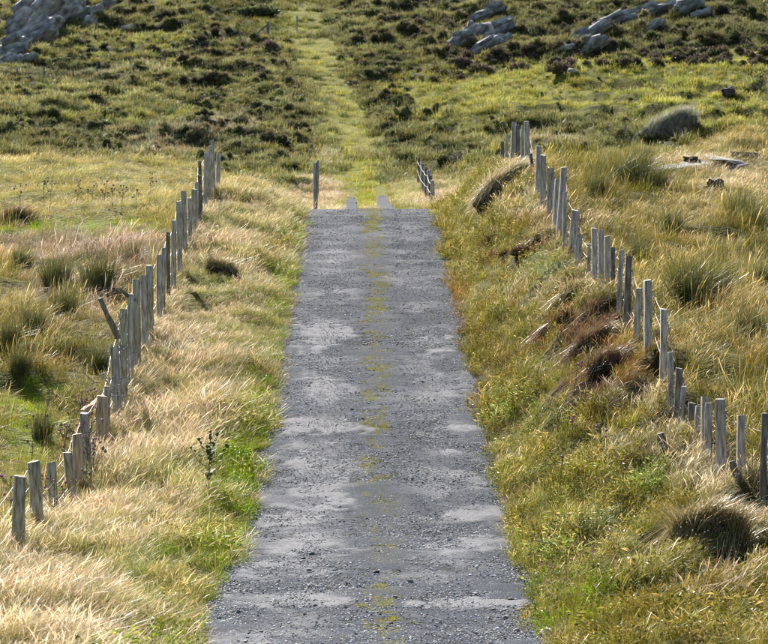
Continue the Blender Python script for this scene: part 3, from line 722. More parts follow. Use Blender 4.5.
SODS = [(506, 188, 30, 17), (571, 298, 16, 7), (592, 322, 20, 7), (590, 345, 20, 7), (606, 366, 16, 7), (545, 240, 14, 6), (712, 536, 34, 22), (221, 270, 15, 6), (16, 221, 18, 7), (552, 330, 14, 6), (640, 470, 12, 6)]
SODD = {}
for px, py, hw, hh in SODS:
    d = hit(px, py + hh * .5); SODD[(px, py)] = d; EXC.append(((px - 384) * d / FPX, d - hh * d / FPX * 1.2, hw * d / FPX * .5))
def grow(name, x, y, label, cat, size=1.0, squash=1.0, tfar=False):
    gap = fbm(x * 1.7, y * 1.3, 97, 2) > .27
    for ex, ey, er in EXC: gap &= ~(((x - ex) ** 2 + ((y - ey) * .55) ** 2) < er * er)
    sl = (Zg(x, y + .15) - Zg(x, y - .15)) / .3
    gap &= ~((sl > .55) & (rng.random(len(x)) < .75))
    x, y = x[gap], y[gap]
    zi, px, py, z = zone(x, y)
    n = len(x)
    ty = (rng.random(n)[:, None] > TC[zi]).sum(1).clip(0, len(TYPES) - 1)
    idx = ty * NV + rng.integers(0, NV, n)
    sc = KS[zi] * rng.uniform(.7, 1.3, n) * size
    hn = np.clip((fbm(x * .9, y * .7, 91, 3) - .5) * 2.2 + .5, 0, 1); sc = sc * (.55 + .75 * hn)
    rot = np.zeros((n, 3)); rot[:, 2] = rng.normal(0, .75, n) + 1.6 * (fbm(x * .6, y * .6, 93, 2) - .5)
    rot[:, 0] = rng.normal(0, .1, n); rot[:, 1] = rng.normal(0, .12, n)
    vr = (.6 + .8 * rng.random((n, 1))) * (.75 + .5 * fbm(x * .5, y * .5, 95, 3)[:, None]) * (1 + np.where(y > 150, 1.0, .35)[:, None] * (fbm(x * .09, y * .06, 96, 3)[:, None] - .5))
    hue = rng.normal(0, .1, (n, 1)) * np.array([[1, 0, -.5]])
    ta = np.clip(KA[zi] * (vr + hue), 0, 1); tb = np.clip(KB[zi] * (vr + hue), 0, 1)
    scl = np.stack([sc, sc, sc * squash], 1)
    return scatter_obj(name, np.stack([x, y, z], 1), idx, rot, scl, ta, tb, label, cat)

def cand(n, x0, x1, y0, y1):
    return rng.uniform(x0, x1, n), rng.uniform(y0, y1, n)
def infrustum(x, y, m=2.5):
    return (np.abs(x) < y * .128 + m)

DEN = 1.0
def field(x0, x1, y0, y1, per_m2):
    n = int((x1 - x0) * (y1 - y0) * per_m2 * DEN)
    x, y = cand(n, x0, x1, y0, y1)
    return x, y
# left verge
x, y = field(-4.3, -1.3, 24, 86, 78)
s = x - road_c(y); ed = -1.5 + .32 * (fbm(y * 1.1, y * 0, 98, 3) - .5)
k = (x > fenceL(y) - .3) & (s < ed - .05) & infrustum(x, y)
grow('verge_grass', x[k], y[k], 'wind-combed blond seeding grass on the verge between road and older fence', 'grass')
# right bank
x, y = field(1.1, 4.8, 24, 86, 66)
s = x - road_c(y); ed = 1.45 + .3 * (fbm(y * 1.3, y * 0 + 7, 99, 3) - .5)
k = (x < fenceR(y) + .25) & (s > ed + .03) & infrustum(x, y)
grow('bank_grass', x[k], y[k], 'olive grass, weeds and heather on the steep roadside bank', 'grass')
# pastures
x, y = field(-20, -3.9, 30, 132, 26)
k = (x < fenceL(y) - .25) & infrustum(x, y) & (rng.random(len(x)) < np.interp(y, [30, 80, 132], [1, .75, .4]))
grow('low_pasture_grass', x[k], y[k], 'rough green and mauve grass of the low pasture behind the older fence', 'grass')
x, y = field(2.9, 22, 30, 140, 26)
k = (x > fenceR(y) + .2) & infrustum(x, y) & (y < 128 + .6 * (x - 4)) & (rng.random(len(x)) < np.interp(y, [30, 80, 140], [1, .75, .4]))
grow('upper_pasture_grass', x[k], y[k], 'golden seeding grass of the raised pasture above the roadside bank', 'grass', 1.0)
# beyond the crest
x, y = field(-5, 4, 84, 150, 22)
s = x - np.where(y > 125, path_x(y), road_c(y))
k = (x > fenceL(y) - .3) & (x < fenceR(y) + .3) & ~((np.abs(s) < 1.55) & (y < 108)) & ~((np.abs(np.abs(s) - .65) < .36) & (y < 147))
zsh = k & ~((np.abs(s) < 1.5) & (y > 118))
grow('track_side_grass', x[k], y[k], 'pale grass flanking the track beyond the crest', 'grass')
# the hill
x, y = field(-42, 42, 118, 300, 10)
k = infrustum(x, y, 4) & ~((x < -4) & (y < 132)) & ~((x > 3.4) & (y < 128 + .6 * (x - 4))) & ~((np.abs(x) < 4.4) & (y < 150) & (np.abs(np.abs(x - path_x(y)) - .65) < .4)) & ~((x > -4.4) & (x < 3.4) & (y < 135))
grow('hillside_grass', x[k], y[k], 'olive and straw tussock grass covering the hillside', 'grass', 1.15)


# ------------------------------------------------------------------ loose gravel and moss on the road
def rock_mesh(name, seed, sx, sy, sz, sub=1, rough=.35, freq=1.2, flatbase=True, mat=None, strata=0):
    bm = bmesh.new(); bmesh.ops.create_icosphere(bm, subdivisions=sub, radius=1)
    o = Vector((seed * 3.7, seed * 1.3, seed * .7))
    for v in bm.verts:
        c = v.co.copy()
        c = Vector([math.copysign(abs(t) ** .75, t) for t in c])     # squarish
        k = 1 + rough * mnoise.noise(c * freq + o) + rough * .5 * mnoise.noise(c * freq * 2.7 + o)
        c = c * k
        if strata:
            st = mnoise.cell(Vector((c.x * 1.1, c.y * 1.5, c.z * 2.6)) * freq + o); c = c * (1 + .3 * (st - .3)); c.z += .16 * (mnoise.cell(Vector((c.x * 1.6, c.y * 2.5, 3)) + o) - .5)
        if strata: c.x += .12 * math.sin(strata * c.z * 3 + 2 * mnoise.noise(c + o)); c.y += .14 * math.sin(strata * c.z * 3)
        v.co = Vector((c.x * sx, c.y * sy, c.z * sz))
    me = bpy.data.meshes.new(name); bm.to_mesh(me); bm.free()
    if mat: me.materials.append(mat)
    return me

def flat_inst_mat(name):
    m, n, l = newmat(name)
    out = n.new('ShaderNodeOutputMaterial'); bs = n.new('ShaderNodeBsdfPrincipled')
    ta = n.new('ShaderNodeAttribute'); ta.attribute_type = 'INSTANCER'; ta.attribute_name = 'tint_a'
    l.new(ta.outputs['Color'], bs.inputs['Base Color']); bs.inputs['Roughness'].default_value = .75
    l.new(bs.outputs[0], out.inputs[0]); return m
M_CHIP = flat_inst_mat('stone_chips')
chip_col = bpy.data.collections.new('chip_prototypes')
for k in range(4):
    chip_col.objects.link(bpy.data.objects.new('stone_chip_%d' % k, rock_mesh('stone_chip_%d' % k, k + 3, .009, .009, .0034, 1, .5, mat=M_CHIP)))
CHT = scatter_tree('chip_scatter', chip_col)

def road_top(x, y): return road_z(y) + .012 + .02 * (1 - ((x - road_c(y)) / 1.6) ** 2)
x, y = cand(210000, -2.1, 1.8, 24, 78); s = x - road_c(y); a = np.abs(s)
nz = fbm(x * 1.1, y * .6, 111, 3)
k = (a < 1.62) & (rng.random(len(x)) < np.clip(.25 + .7 * smooth(1.0, 1.5, a) + .5 * np.exp(-(s / .35) ** 2) * nz + .6 * smooth(.5, .7, nz), 0, 1))
x, y, a = x[k], y[k], a[k]; n = len(x)
g = rng.uniform(.1, .62, n) ** 2
sc = rng.uniform(.5, 1.3, n) * np.where(rng.random(n) < .012, 1.9, 1)
scatter_obj('loose_gravel', np.stack([x, y, road_top(x, y)], 1), rng.integers(0, 4, n), np.stack([rng.normal(0, .25, n), rng.normal(0, .25, n), rng.uniform(0, 6, n)], 1), sc,
            np.stack([g * .87, g, g * 1.2], 1), np.ones((n, 3)), 'loose grey stone chips strewn over the road and its edges', 'gravel', CHT)

x, y = cand(30000, -.9, .6, 24, 80); s = x - road_c(y)
nz = .5 * fbm(x * 3.2, y * 1.6, 121, 3) + .5 * fbm(x * 9, y * 5, 123, 2); nb = fbm(y * .3, y * 0, 122, 2)
dens = np.interp(y, [24, 30, 36, 44, 50, 60, 72, 78], [.7, .85, .6, .8, 1.35, 1.7, 1.6, 1.0])
wig = .1 * (fbm(y * .35, y * 0 + 3, 124, 2) - .5) * 4
k = (nz > .585 - .1 * dens + .9 * (s - wig) ** 2 / .3) & (rng.random(len(x)) < dens)
x, y = x[k], y[k]; n = len(x); c = np.array([.27, .27, .04]) * rng.uniform(.6, 1.25, (n, 1))
scatter_obj('centre_moss', np.stack([x, y, road_top(x, y) - .004], 1), TYPES.index('turf') * NV + rng.integers(0, NV, n),
            np.stack([np.zeros(n), np.zeros(n), rng.uniform(0, 6.3, n)], 1), np.stack([rng.uniform(.14, .36, n)] * 2 + [rng.uniform(.15, .4, n)], 1),
            c, c * np.array([1.3, 1.15, 1.2]), 'yellow-green moss and grass tufts along the centre of the road', 'moss')

# ------------------------------------------------------------------ fences
def tube(pts, r, sides=5, V=None, F=None):
    if V is None: V, F = [], []
    i0 = len(V); n = len(pts)
    for i, p in enumerate(pts):
        t = (pts[min(i + 1, n - 1)] - pts[max(i - 1, 0)]).normalized()
        u = t.cross(Vector((0, 0, 1)));
        if u.length < .05: u = t.cross(Vector((1, 0, 0)))
        u.normalize(); v = t.cross(u)
        rr = r[i] if hasattr(r, '__len__') else r
        for k in range(sides):
            a = 2 * math.pi * k / sides
            V.append(tuple(p + (u * math.cos(a) + v * math.sin(a)) * rr))
    for i in range(n - 1):
        for k in range(sides):
            a = i0 + i * sides + k; b = i0 + i * sides + (k + 1) % sides
            F.append((a, b, b + sides, a + sides))
    return V, F

def post_mesh(w_, h, seed, roundp=False, sunk=.25):
    r = random.Random(seed); V = []; F = []; ns = 10 if roundp else 12
    rings = 7; slope = r.uniform(-.12, .12); slope2 = r.uniform(-.12, .12)
    dep = w_ * r.uniform(.65, 1.0)
    for i in range(rings):
        t = i / (rings - 1); z = -sunk + (h + sunk) * t; ox = r.uniform(-.03, .03) * w_; oy = r.uniform(-.03, .03) * w_
        k = 1.04 - .08 * t + r.uniform(-.02, .02)
        if i == rings - 1: k *= .9; z = h
        if i == rings - 2: z = h - w_ * .07
        for j in range(ns):
            a = 2 * math.pi * (j + .5) / ns; c, s_ = math.cos(a), math.sin(a)
            if not roundp:
                q = max(abs(c), abs(s_)) ** .72; c, s_ = c / q, s_ / q; c *= .92; s_ *= .92
            f = 1 + .04 * mnoise.noise(Vector((j * 1.7, i * .4, seed)))
            x_, y_ = ox + c * w_ / 2 * k * f, oy + s_ * dep / 2 * k * f
            zz = z + ((x_ * slope + y_ * slope2) * 1.2 if i >= rings - 2 else 0)
            V.append((x_, y_, zz))
    for i in range(rings - 1):
        for j in range(ns):
            a = i * ns + j; b = i * ns + (j + 1) % ns; F.append((a, b, b + ns, a + ns))
    F.append(tuple(range((rings - 1) * ns, rings * ns)))
    me = bpy.data.meshes.new('post'); me.from_pydata(V, [], F)
    for p in list(me.polygons)[:-1]: p.use_smooth = roundp
    me.update(); return me

def fence(name, label, posts, wires, wiremat, wire_r, side=-1):
    """posts: (x, y, top_z, width, tilt_x, tilt_y, material, round)"""
    x0, y0 = posts[0][0], posts[0][1]
    base = gpt(x0, y0)
    root = thing(name, label, 'fence', base)
    tops = []
    for i, (x_, y_, tz, w_, tx, ty, mat, rd) in enumerate(posts):
        g = gpt(x_, y_); h = max(.35, tz - g.z)
        o = obj('post', post_mesh(w_, h, i * 13 + len(posts), rd), mat, root, g - base, (ty, tx, random.uniform(-.3, .3)))
        tops.append((g, h, tx, ty))
    for f in wires:
        pts = []
        for i, (g, h, tx, ty) in enumerate(tops):
            zz = h * f + random.uniform(-.02, .02); p = g - base + Vector((tx * zz + side * posts[i][3] * .52, -ty * zz, zz))
            if pts:
                q = pts[-1]
                for t in (.33, .67): m = q.lerp(p, t); m.z -= .02 + .02 * random.random(); pts.append(m)
            pts.append(p)
        V, F = tube(pts, wire_r, 5)
        obj('wire', np_mesh('wire', V, F), wiremat, root)
    return root, base

# older fence along the verge: photo (x, top row, width px, lean x, wood)
LP = [(-8, 508, 13, 0, 'W'), (18, 476, 15, .02, 'G'), (35, 461, 15, -.06, 'G'), (53, 462, 11, -.03, 'G'), (69, 452, 11, -.13, 'G'), (78, 434, 12, -.02, 'N'), (86, 413, 11, 0, 'W'), (101, 396, 14, .0, 'N'), (106, 386, 8, 0, 'G'),
      (116, 347, 10, -.04, 'W'), (124, 309, 9, .01, 'G'), (130, 294, 8, 0, 'W'), (137, 279, 10, 0, 'G'), (145, 275, 9, 0, 'W'), (150, 265, 10, .01, 'G'), (159, 255, 8, 0, 'W'), (163, 248, 7, .03, 'G'), (168, 232, 6, 0, 'D'), (173, 220, 7, 0, 'W'),
      (179, 201, 7, -.03, 'W'), (184.5, 191, 8, 0, 'G'), (190, 198, 6, 0, 'W'), (193.5, 189, 8, 0, 'G'), (196, 182, 6, 0, 'W'), (199, 175, 6, 0, 'D'), (201, 161, 5, 0, 'D'), (205, 152, 6, 0, 'W'), (208.5, 146, 5, 0, 'G'), (213, 140, 6, .0, 'W'), (218, 153, 6, .03, 'W')]
WM = {'W': M_WOOD, 'G': M_WOODG, 'N': M_WOODN, 'D': M_WOODD}
posts = []
for px, ty, wp, tl, wm in LP:
    d = 12640 / (384 - px)
    p = P(px, ty, d); wv = wp * d / FPX * np.interp(d, [40, 60], [.9, .74])
    posts.append((p.x - tl * .5, d, p.z, wv, tl + random.uniform(-.025, .025), random.uniform(-.04, .04), WM[wm], wm in 'GN'))
lroot, lbase = fence('wire_fence', 'older grey wooden post and wire fence beside the blond grass verge', posts, (.86, .58, .3), M_WIRE, .0042)
# torn netting bunched against the posts
def tangle(center, sx, sy, sz, n, r, seed):
    q = random.Random(seed); V, F = [], []
    for _ in range(n):
        p = Vector((q.gauss(0, sx), q.gauss(0, sy), q.gauss(0, sz))); pts = [p]
        for _ in range(7):
            p = p + Vector((q.gauss(0, .05), q.gauss(0, .07), q.gauss(0, .06))); pts.append(p)
        tube([c + center for c in pts], r, 4, V, F)
    return np_mesh('netting', V, F)
for px, py, d, sx, sz in ((121, 345, 48.2, .03, .22), (110, 392, 46.3, .07, .13), (120, 400, 47.5, .03, .16)):
    obj('netting', tangle(P(px, py, d) - lbase, sx, .15, sz, 16, .007, int(px)), M_NET, lroot)['kind'] = 'stuff'

RPX = [(763, 413, 8, 0, 'D'), (741, 415, 10, 0, 'W'), (721, 399, 13, -.03, 'W'), (708, 403, 9, 0, 'W'), (705, 397, 10, 0, 'W'), (698, 406, 6, .06, 'W'), (693, 403, 10, .03, 'D'), (684, 386, 7, .12, 'W'), (678, 368, 9, .02, 'D'), (671, 352, 8, 0, 'W'),
       (664, 309, 9, .02, 'W'), (647.5, 280, 10, -.02, 'W'), (637.5, 288, 8, .04, 'W'), (628, 256, 8, .04, 'D'), (620, 250, 6, .03, 'W'), (613, 247, 6, 0, 'D'), (608, 236, 7, 0, 'W'), (602, 230, 7, 0, 'W'), (595, 228, 7, 0, 'W'), (589, 244, 4, 0, 'W'),
       (579, 234, 8, .1, 'W'), (574, 210, 10, .07, 'W'), (565, 192, 5, .02, 'W'), (561, 167, 7, .07, 'W'), (556, 179, 7, .04, 'W'), (550, 168, 8, 0, 'W'), (543, 155, 7, 0, 'W'), (538, 146, 7, .0, 'W'), (531, 153, 4, -.1, 'D'), (527, 121, 6, 0, 'W'),
       (522, 125, 5, .03, 'W'), (518, 125, 5, 0, 'D'), (513, 122, 6, .06, 'W'), (506, 134, 4, .03, 'W'), (502, 141, 4, 0, 'D')]
dk = np.arange(33, 90, .05); pxk = 384 + FPX * fenceR(dk) / dk
posts = []
for px, ty, wp, tl, wm in RPX:
    d = float(dk[np.argmin(np.abs(pxk - px))])
    p = P(px, ty, d); wv = wp * d / FPX * .88
    posts.append((p.x - tl * .5, d, p.z, wv, tl + random.uniform(-.02, .02), random.uniform(-.04, .04), WM[wm], wm == 'D'))
rroot, rbase = fence('wire_fence', 'bleached grey post and rusty wire fence on top of the heathery bank', posts, (.84, .62, .3), M_RUSTY, .0055, 1)

# fences running on past the crest
posts = []
for i, d in enumerate((84, 92, 101, 111, 122, 134, 148)):
    px = np.interp(d, [84, 148], [315, 318.5]); ty = np.interp(d, [84, 111, 148], [163, 162, 160])
    p = P(px, ty, d); posts.append((p.x, d, p.z, .075, random.uniform(-.02, .02), 0, (M_WOOD, M_WOODD)[i % 2], True))
fence('wire_fence', 'dark posts of the fence beside the pale grass past the crest', posts, (.85, .5), M_WIRE, .006)
posts = []
for i, d in enumerate((93, 99, 105, 111, 118, 126, 135, 146)):
    px = np.interp(d, [93, 105, 146], [433, 428.5, 418.5]); ty = np.interp(d, [93, 105, 146], [180, 170, 158])
    p = P(px, ty, d); posts.append((p.x, d, p.z, .12, random.uniform(-.03, .03), 0, (M_WOOD, M_WOODD)[i % 2], True))
fence('wire_fence', 'short grey fence slanting down to the track past the crest', posts, (.85, .5), M_WIRE, .006)
# thin fence across the hillside
posts = []
for px, ty in ((-40, 67), (-12, 67), (17, 67), (44, 66), (73, 65), (97, 61), (130, 56), (165, 50), (200, 43), (240, 29)):
    d = hit(px, ty + 13, 150); p = P(px, ty, d); posts.append((p.x, d, max(p.z, float(Zg(p.x, d)) + .8), .1, 0, 0, M_WOODD, True))
fence('wire_fence', 'thin old fence crossing the straw band of the hillside', posts, (.9, .6, .3), M_WIRE, .006)
d = hit(268, 36, 150); p = P(268, 21, d); g = gpt(p.x, d)
t = thing('strainer_post', 'dark strainer post with a diagonal brace beside the top of the path', 'post', g)
obj('post', post_mesh(.22, p.z - g.z, 5, True), M_WOODD, t)
V, F = tube([Vector((-.95, 0, .05)), Vector((-.05, 0, (p.z - g.z) * .75))], .06, 6); obj('brace', np_mesh('brace', V, F), M_WOODD, t)
d = hit(297, 32, 150); p = P(297, 15, d); g = gpt(p.x, d)
tag(obj('marker_post', post_mesh(.14, p.z - g.z, 6, True), M_WOOD, None, g), 'pale marker post beside the dark shrub at the path top', 'post')

# loose stakes
def stake(name, a, b, r, mat, label):
    ax = b - a; V, F = [], []
    n = 6; pts = [Vector((0, 0, 0)).lerp(ax, i / (n - 1)) for i in range(n)]
    rr = [r * (1.1 - .08 * i + .1 * math.sin(i * 2.3 + r * 90)) for i in range(n)]
    for i in range(1, n - 1): pts[i] = pts[i] + Vector((random.uniform(-.2, .2), random.uniform(-.2, .2), random.uniform(-.1, .1))) * r
    V, F = tube(pts, rr, 8); F.append(tuple(range(8))[::-1]); F.append(tuple(range((n - 1) * 8, n * 8)))
    return tag(obj(name, np_mesh(name, V, F), mat, None, a), label, 'stake')
d = 47.6
a = P(117, 340, d); a.z = min(a.z, float(Zg(a.x, a.y)) + .1)
stake('fallen_stake', P(118, 338, d), P(100, 298, d - .3), .045, M_WOODD, 'dark broken stake slanting out of the older fence beside the netting')
stake('fallen_stake', P(134, 300, 50), P(120, 290, 49.5), .032, M_WOODD, 'stub of a dark rail poking out between the older fence posts')
stake('fallen_stake', P(104, 398, 45.5), P(82, 412, 44.2), .055, M_WOODN, 'pale log propped against the pasture side of the older fence')
d = hit(663, 452); stake('broken_stump', P(664, 454, d), P(660, 433, d), .065, M_WOODD, 'mossy broken post stump standing below the bank fence')
d = hit(737, 484); stake('fallen_stake', P(741, 486, d), P(732, 461, d), .05, M_WOODD, 'short black rotten stake leaning at the foot of the bank fence')

# ------------------------------------------------------------------ rocks
def slab_mesh(seed, sx, sy, sz, mat, n=34):
    q = random.Random(seed); bm = bmesh.new()
    for _ in range(n):
        p = [q.uniform(-1, 1) for _ in range(3)]; a = q.randrange(3); p[a] = math.copysign(q.uniform(.75, 1), p[a])
        k = 1 - .28 * abs(p[0]) * abs(p[1]); bm.verts.new((p[0] * sx, p[1] * sy * k, p[2] * sz * k))
    r = bmesh.ops.convex_hull(bm, input=bm.verts[:])
    for g_ in set(r['geom_interior'] + r['geom_unused']):
        if isinstance(g_, bmesh.types.BMVert) and g_.is_valid: bm.verts.remove(g_)
    bmesh.ops.recalc_face_normals(bm, faces=bm.faces[:])
    me = bpy.data.meshes.new('slab'); bm.to_mesh(me); bm.free(); me.materials.append(mat); return me
def outcrop(label, slabs, d0=None):
    """slabs: photo x, y, half length px, half thickness px, angle deg"""
    x0 = slabs[0]; d = hit(x0[0], x0[1] + 6, 150); base = gpt(P(x0[0], x0[1], d).x, d)
    root = thing('rock_outcrop', label, 'rock', base)
    for i, (px, py, hl, ht, an) in enumerate(slabs):
        d = hit(px, py + ht * .6, 150); p = P(px, py, d); k = d / FPX
        q = random.Random(int(px * 7 + i)); L_ = hl * k * 1.25; T_ = ht * k * 1.45; ca, sa = math.cos(R(an)), math.sin(R(an))
        for j in range(5):
            u = q.uniform(-.55, .55) if j else 0; v = q.uniform(-.75, .75) if j else 0
            f = q.uniform(.35, .7) if j else .85
            me = slab_mesh(int(px * 11 + i * 31 + j), L_ * f, T_ * q.uniform(.9, 1.5), T_ * (q.uniform(.35, .65) if j else .75), M_ROCK)
            off = Vector((u * L_ * ca - v * T_ * sa, q.uniform(-.5, .3) * T_, u * L_ * sa + v * T_ * ca))
            obj('slab', me, None, root, p - base + off, (R(-30 + q.uniform(-14, 14)), -R(an + q.uniform(-9, 9)), R(q.uniform(-14, 14))))
    return root
outcrop('long blue-grey slanting slabs of the largest rock outcrop on the hill', [(22, 42, 36, 8, 36), (48, 20, 36, 11, 42), (20, 12, 28, 6, 45), (70, 9, 14, 8, 50), (40, 32, 24, 7, 35), (5, 52, 24, 7, 25), (8, 62, 16, 4, 20), (14, 30, 20, 6, 40), (30, 22, 18, 6, 42)])
outcrop('scattered small grey slabs just below the dark shrubby crest of hill', [(76, 19, 18, 3.5, 30), (88, 24, 8, 3.5, 60), (108, 4, 6, 5, 60), (96, 10, 8, 3, 35), (128, 28, 9, 1.8, 12), (30, 57, 8, 3, 30)])
outcrop('compact ribbed grey rock face above the dark heather belt', [(490, 13, 16, 5, 22), (482, 17, 12, 3, 25), (462, 42, 13, 7, 28), (480, 36, 16, 7, 32), (498, 30, 18, 6, 26), (487, 46, 18, 5, 25), (470, 30, 8, 4, 35), (505, 40, 8, 4, 40)])
outcrop('long grey rock band rising through dark heather above the grassy terrace', [(590, 34, 22, 5, 28), (612, 24, 22, 7, 26), (640, 14, 24, 5, 22), (668, 8, 20, 4, 12), (592, 44, 12, 5, 40), (566, 48, 9, 2.5, 10), (690, 6, 14, 5, 20), (655, 26, 12, 3, 30), (700, 14, 10, 3, 20)])
def single_rock(name, px, py, hw, hh, label, mat, cat='rock', dmin=24, sub=3, deep=1.0, sink=.25):
    d = hit(px, py + hh * .7, dmin); k = d / FPX; x_ = (px - 384) / FPX * d
    g = gpt(x_, d)
    o = obj(name, rock_mesh(name, int(px), hw * k, hw * k * deep, hh * k, sub, .4, 1.3, mat=mat), None, None, g + Vector((0, 0, hh * k * (1 - sink))), (0, 0, px))
    return tag(o, label, cat)
single_rock('boulder', 716, 186, 8, 7, 'dark lumpy boulder standing in the golden pasture grass', M_DARKROCK)
single_rock('boulder', 706, 190, 8, 4.5, 'low dark boulder leaning on the taller boulder in golden grass', M_DARKROCK)
single_rock('boulder', 691, 161, 8, 4, 'small brown-black boulder at the end of the flat bedrock', M_PEAT)
single_rock('boulder', 572, 72, 5, 2.5, 'lone pale boulder on the grassy terrace edge below the rock band', M_ROCK, dmin=150)
single_rock('boulder', 728, 93, 7, 5, 'dark boulder half sunk in the sloping green terrace', M_DARKROCK, dmin=130)
single_rock('white_stone', 547, 632, 6, 4, 'small white stone at the road edge below the clover', M_WHITE, 'stone', sub=2)
# flat bedrock in the pasture
d = hit(710, 163); base = gpt(P(710, 163, d).x, d)
t = thing('bedrock_pavement', 'flat pale grey bedrock strip showing through the raised pasture', 'rock', base)
for i, (px, py, hl, ht) in enumerate([(668, 168, 18, 2.2), (695, 165, 20, 2.6), (725, 161, 24, 3.2), (752, 157, 22, 3.2), (780, 153, 24, 3.5), (738, 166, 14, 2)]):
    d = hit(px, py + 1); k = d / FPX; g = gpt((px - 384) * k, d)
    obj('slab', slab_mesh(i + 40, hl * k * 1.0, hl * k * .8, ht * k * .8, M_ROCK, 44), None, t, g - base + Vector((0, 0, ht * k * .4)), (R(8), R(-6), i))
single_rock('peat_edge', 745, 153, 20, 2.6, 'dark peat lip above the flat bedrock strip', M_PEAT, 'peat bank', sub=4, deep=.5)
# stones beside the path and in the road
for i, (px, py, hw) in enumerate([(302, 96, 2), (303, 101, 2.4), (356, 100, 1.6), (349, 84, 2), (345, 70, 1.8), (342, 57, 2.2), (358, 45, 2), (297, 78, 2.2), (292, 60, 2), (310, 118, 2)]):
    tag(single_rock('stone', px, py, hw, hw * .8, 'x', M_ROCK, 'stone', 120, 2), 'small pale stone lying beside the green path up the hill', 'stone', 'stones along the green path')
for i in range(26):
    px = random.choice([random.uniform(500, 540), random.uniform(500, 540), random.uniform(230, 520)]); py = random.uniform(606, 642) if px > 480 else random.uniform(560, 642)
    d = hit(px, py); k = d / FPX; x_ = (px - 384) * k
    if abs(x_ - float(road_c(d))) > 1.6: continue
    hw = random.uniform(1.3, 3.2) * k
    o = obj('loose_stone', rock_mesh('loose_stone', i + 200, hw, hw, hw * .6, 2, .4, mat=(M_DARKROCK, M_ROCK, M_ROCK)[i % 3]), None, None, Vector((x_, d, float(road_top(x_, d)) + hw * .3)), (0, 0, i))
    tag(o, 'loose fist-sized stone lying on the worn road surface', 'stone', 'loose stones on the road')

# ------------------------------------------------------------------ heather bushes and shrubs of the hill
bush_meshes = []
for k in range(10):
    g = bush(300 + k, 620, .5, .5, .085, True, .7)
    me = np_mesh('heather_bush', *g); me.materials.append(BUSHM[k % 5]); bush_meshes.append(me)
bush_col = bpy.data.collections.new('bush_prototypes')
for k in range(4):
    g = bush(400 + k, 200, .5, .45, .12, True, .6); me = np_mesh('bush_%d' % k, *g); me.materials.append(M_BUSH_I)
    bush_col.objects.link(bpy.data.objects.new('bush_%d' % k, me))
BUT = scatter_tree('bush_scatter', bush_col)
# (x0, x1, y0, y1, number, half size px min, max, kinds)
BR = [(295, 330, 60, 160, 40, 3, 6, (4, 2, 4)), (335, 372, 50, 150, 40, 3, 6, (4, 0, 2)), (180, 316, 42, 80, 60, 3, 7, (0, 1, 4, 3)), (190, 318, 80, 120, 60, 3, 7, (4, 2, 3, 3)), (235, 316, 118, 168, 50, 4, 9, (4, 2, 0, 2, 4)), (340, 412, 56, 112, 60, 3, 7, (4, 4, 3, 2, 3)), (345, 412, 112, 160, 24, 4, 8, (4, 3, 2, 3)),
      (400, 470, 20, 80, 40, 4, 8, (0, 4, 1, 3)), (445, 768, 46, 64, 120, 4, 9, (0, 1, 4, 4)), (520, 768, 0, 54, 90, 4, 10, (2, 0, 3, 4)), (0, 60, 112, 168, 40, 4, 9, (2, 3, 2)), (60, 235, 125, 170, 70, 4, 8, (3, 2, 3)),
      (0, 140, 56, 115, 50, 2.5, 5.5, (4, 0, 2)), (80, 260, 0, 60, 75, 3, 6.5, (4, 2, 0, 3)), (400, 520, 100, 170, 20, 4, 8, (3, 3, 2)), (520, 700, 118, 150, 16, 4, 8, (3, 3, 2)), (336, 470, 0, 40, 60, 3, 7, (0, 4, 3)), (410, 640, 74, 110, 8, 2.5, 4, (4, 4)),
      (640, 768, 74, 130, 8, 2.5, 4, (2, 4)), (0, 100, 5, 60, 26, 3, 6, (0, 4, 2))]
SPECIAL = [(262, 6, 22, 8, 2), (248, 10, 16, 7, 2), (318, 22, 14, 6, 2), (330, 19, 10, 5, 2), (372, 8, 20, 6, 2), (350, 12, 12, 4, 2), (64, 58, 16, 5, 2), (55, 60, 9, 4, 4), (270, 45, 9, 7, 1), (285, 41, 8, 6, 0), (388, 127, 9, 7, 4), (460, 62, 12, 8, 1), (480, 68, 14, 9, 0), (520, 66, 12, 8, 1), (560, 66, 16, 9, 0), (215, 72, 14, 5, 4), (238, 66, 12, 5, 4), (305, 85, 8, 8, 4)]
allb = []
REG = ['hugging the near edge of the green path', 'hugging the far edge of the green path', 'on the slope under the thin hill fence', 'in the thicket beside the green path', 'at the foot of the hill behind the pale verge', 'right across the green path', 'at the lower end of the green path', 'above the grassy terrace near the path', 'in the belt along the terrace top', 'around the long grey rock band', 'behind the crest of the low pasture', 'on the pale lower slope behind the older fence', 'on the straw band of the hill', 'on the upper hill between slabs and path', 'on the slope behind the bank fence', 'in the hollow below the shaggy mound', 'near the top of the green path', 'out on the open grassy terrace', 'on the terrace beyond the bedrock', 'among the largest slanting slabs']
for (x0, x1, y0, y1, n, a, b, kinds), reg in zip(BR, REG):
    for _ in range(int(n * (2.6 if 150 < x0 < 350 else 1.9))):
        allb.append((random.uniform(x0, x1), random.uniform(y0, y1), 0.72 * (a + (b - a) * random.random() ** 1.4), None, random.choice(kinds), reg))
for px, py, hw, hh, kd in SPECIAL: allb.append((px, py, hw, hh, kd, 'spreading wide across the hillside'))
placed = []
for px, py, hw, hh, kd, reg in allb:
    d = hit(px, py + hw * .4, 118); 
    if d < 130: continue
    x_ = (px - 384) / FPX * d
    if abs(x_ - float(path_x(d))) < 1.5 + hw * .3 * d / FPX and d < 250: continue
    placed.append((hw, px, py, d, x_, hh, kd, reg))
placed.sort(key=lambda t: -t[0])
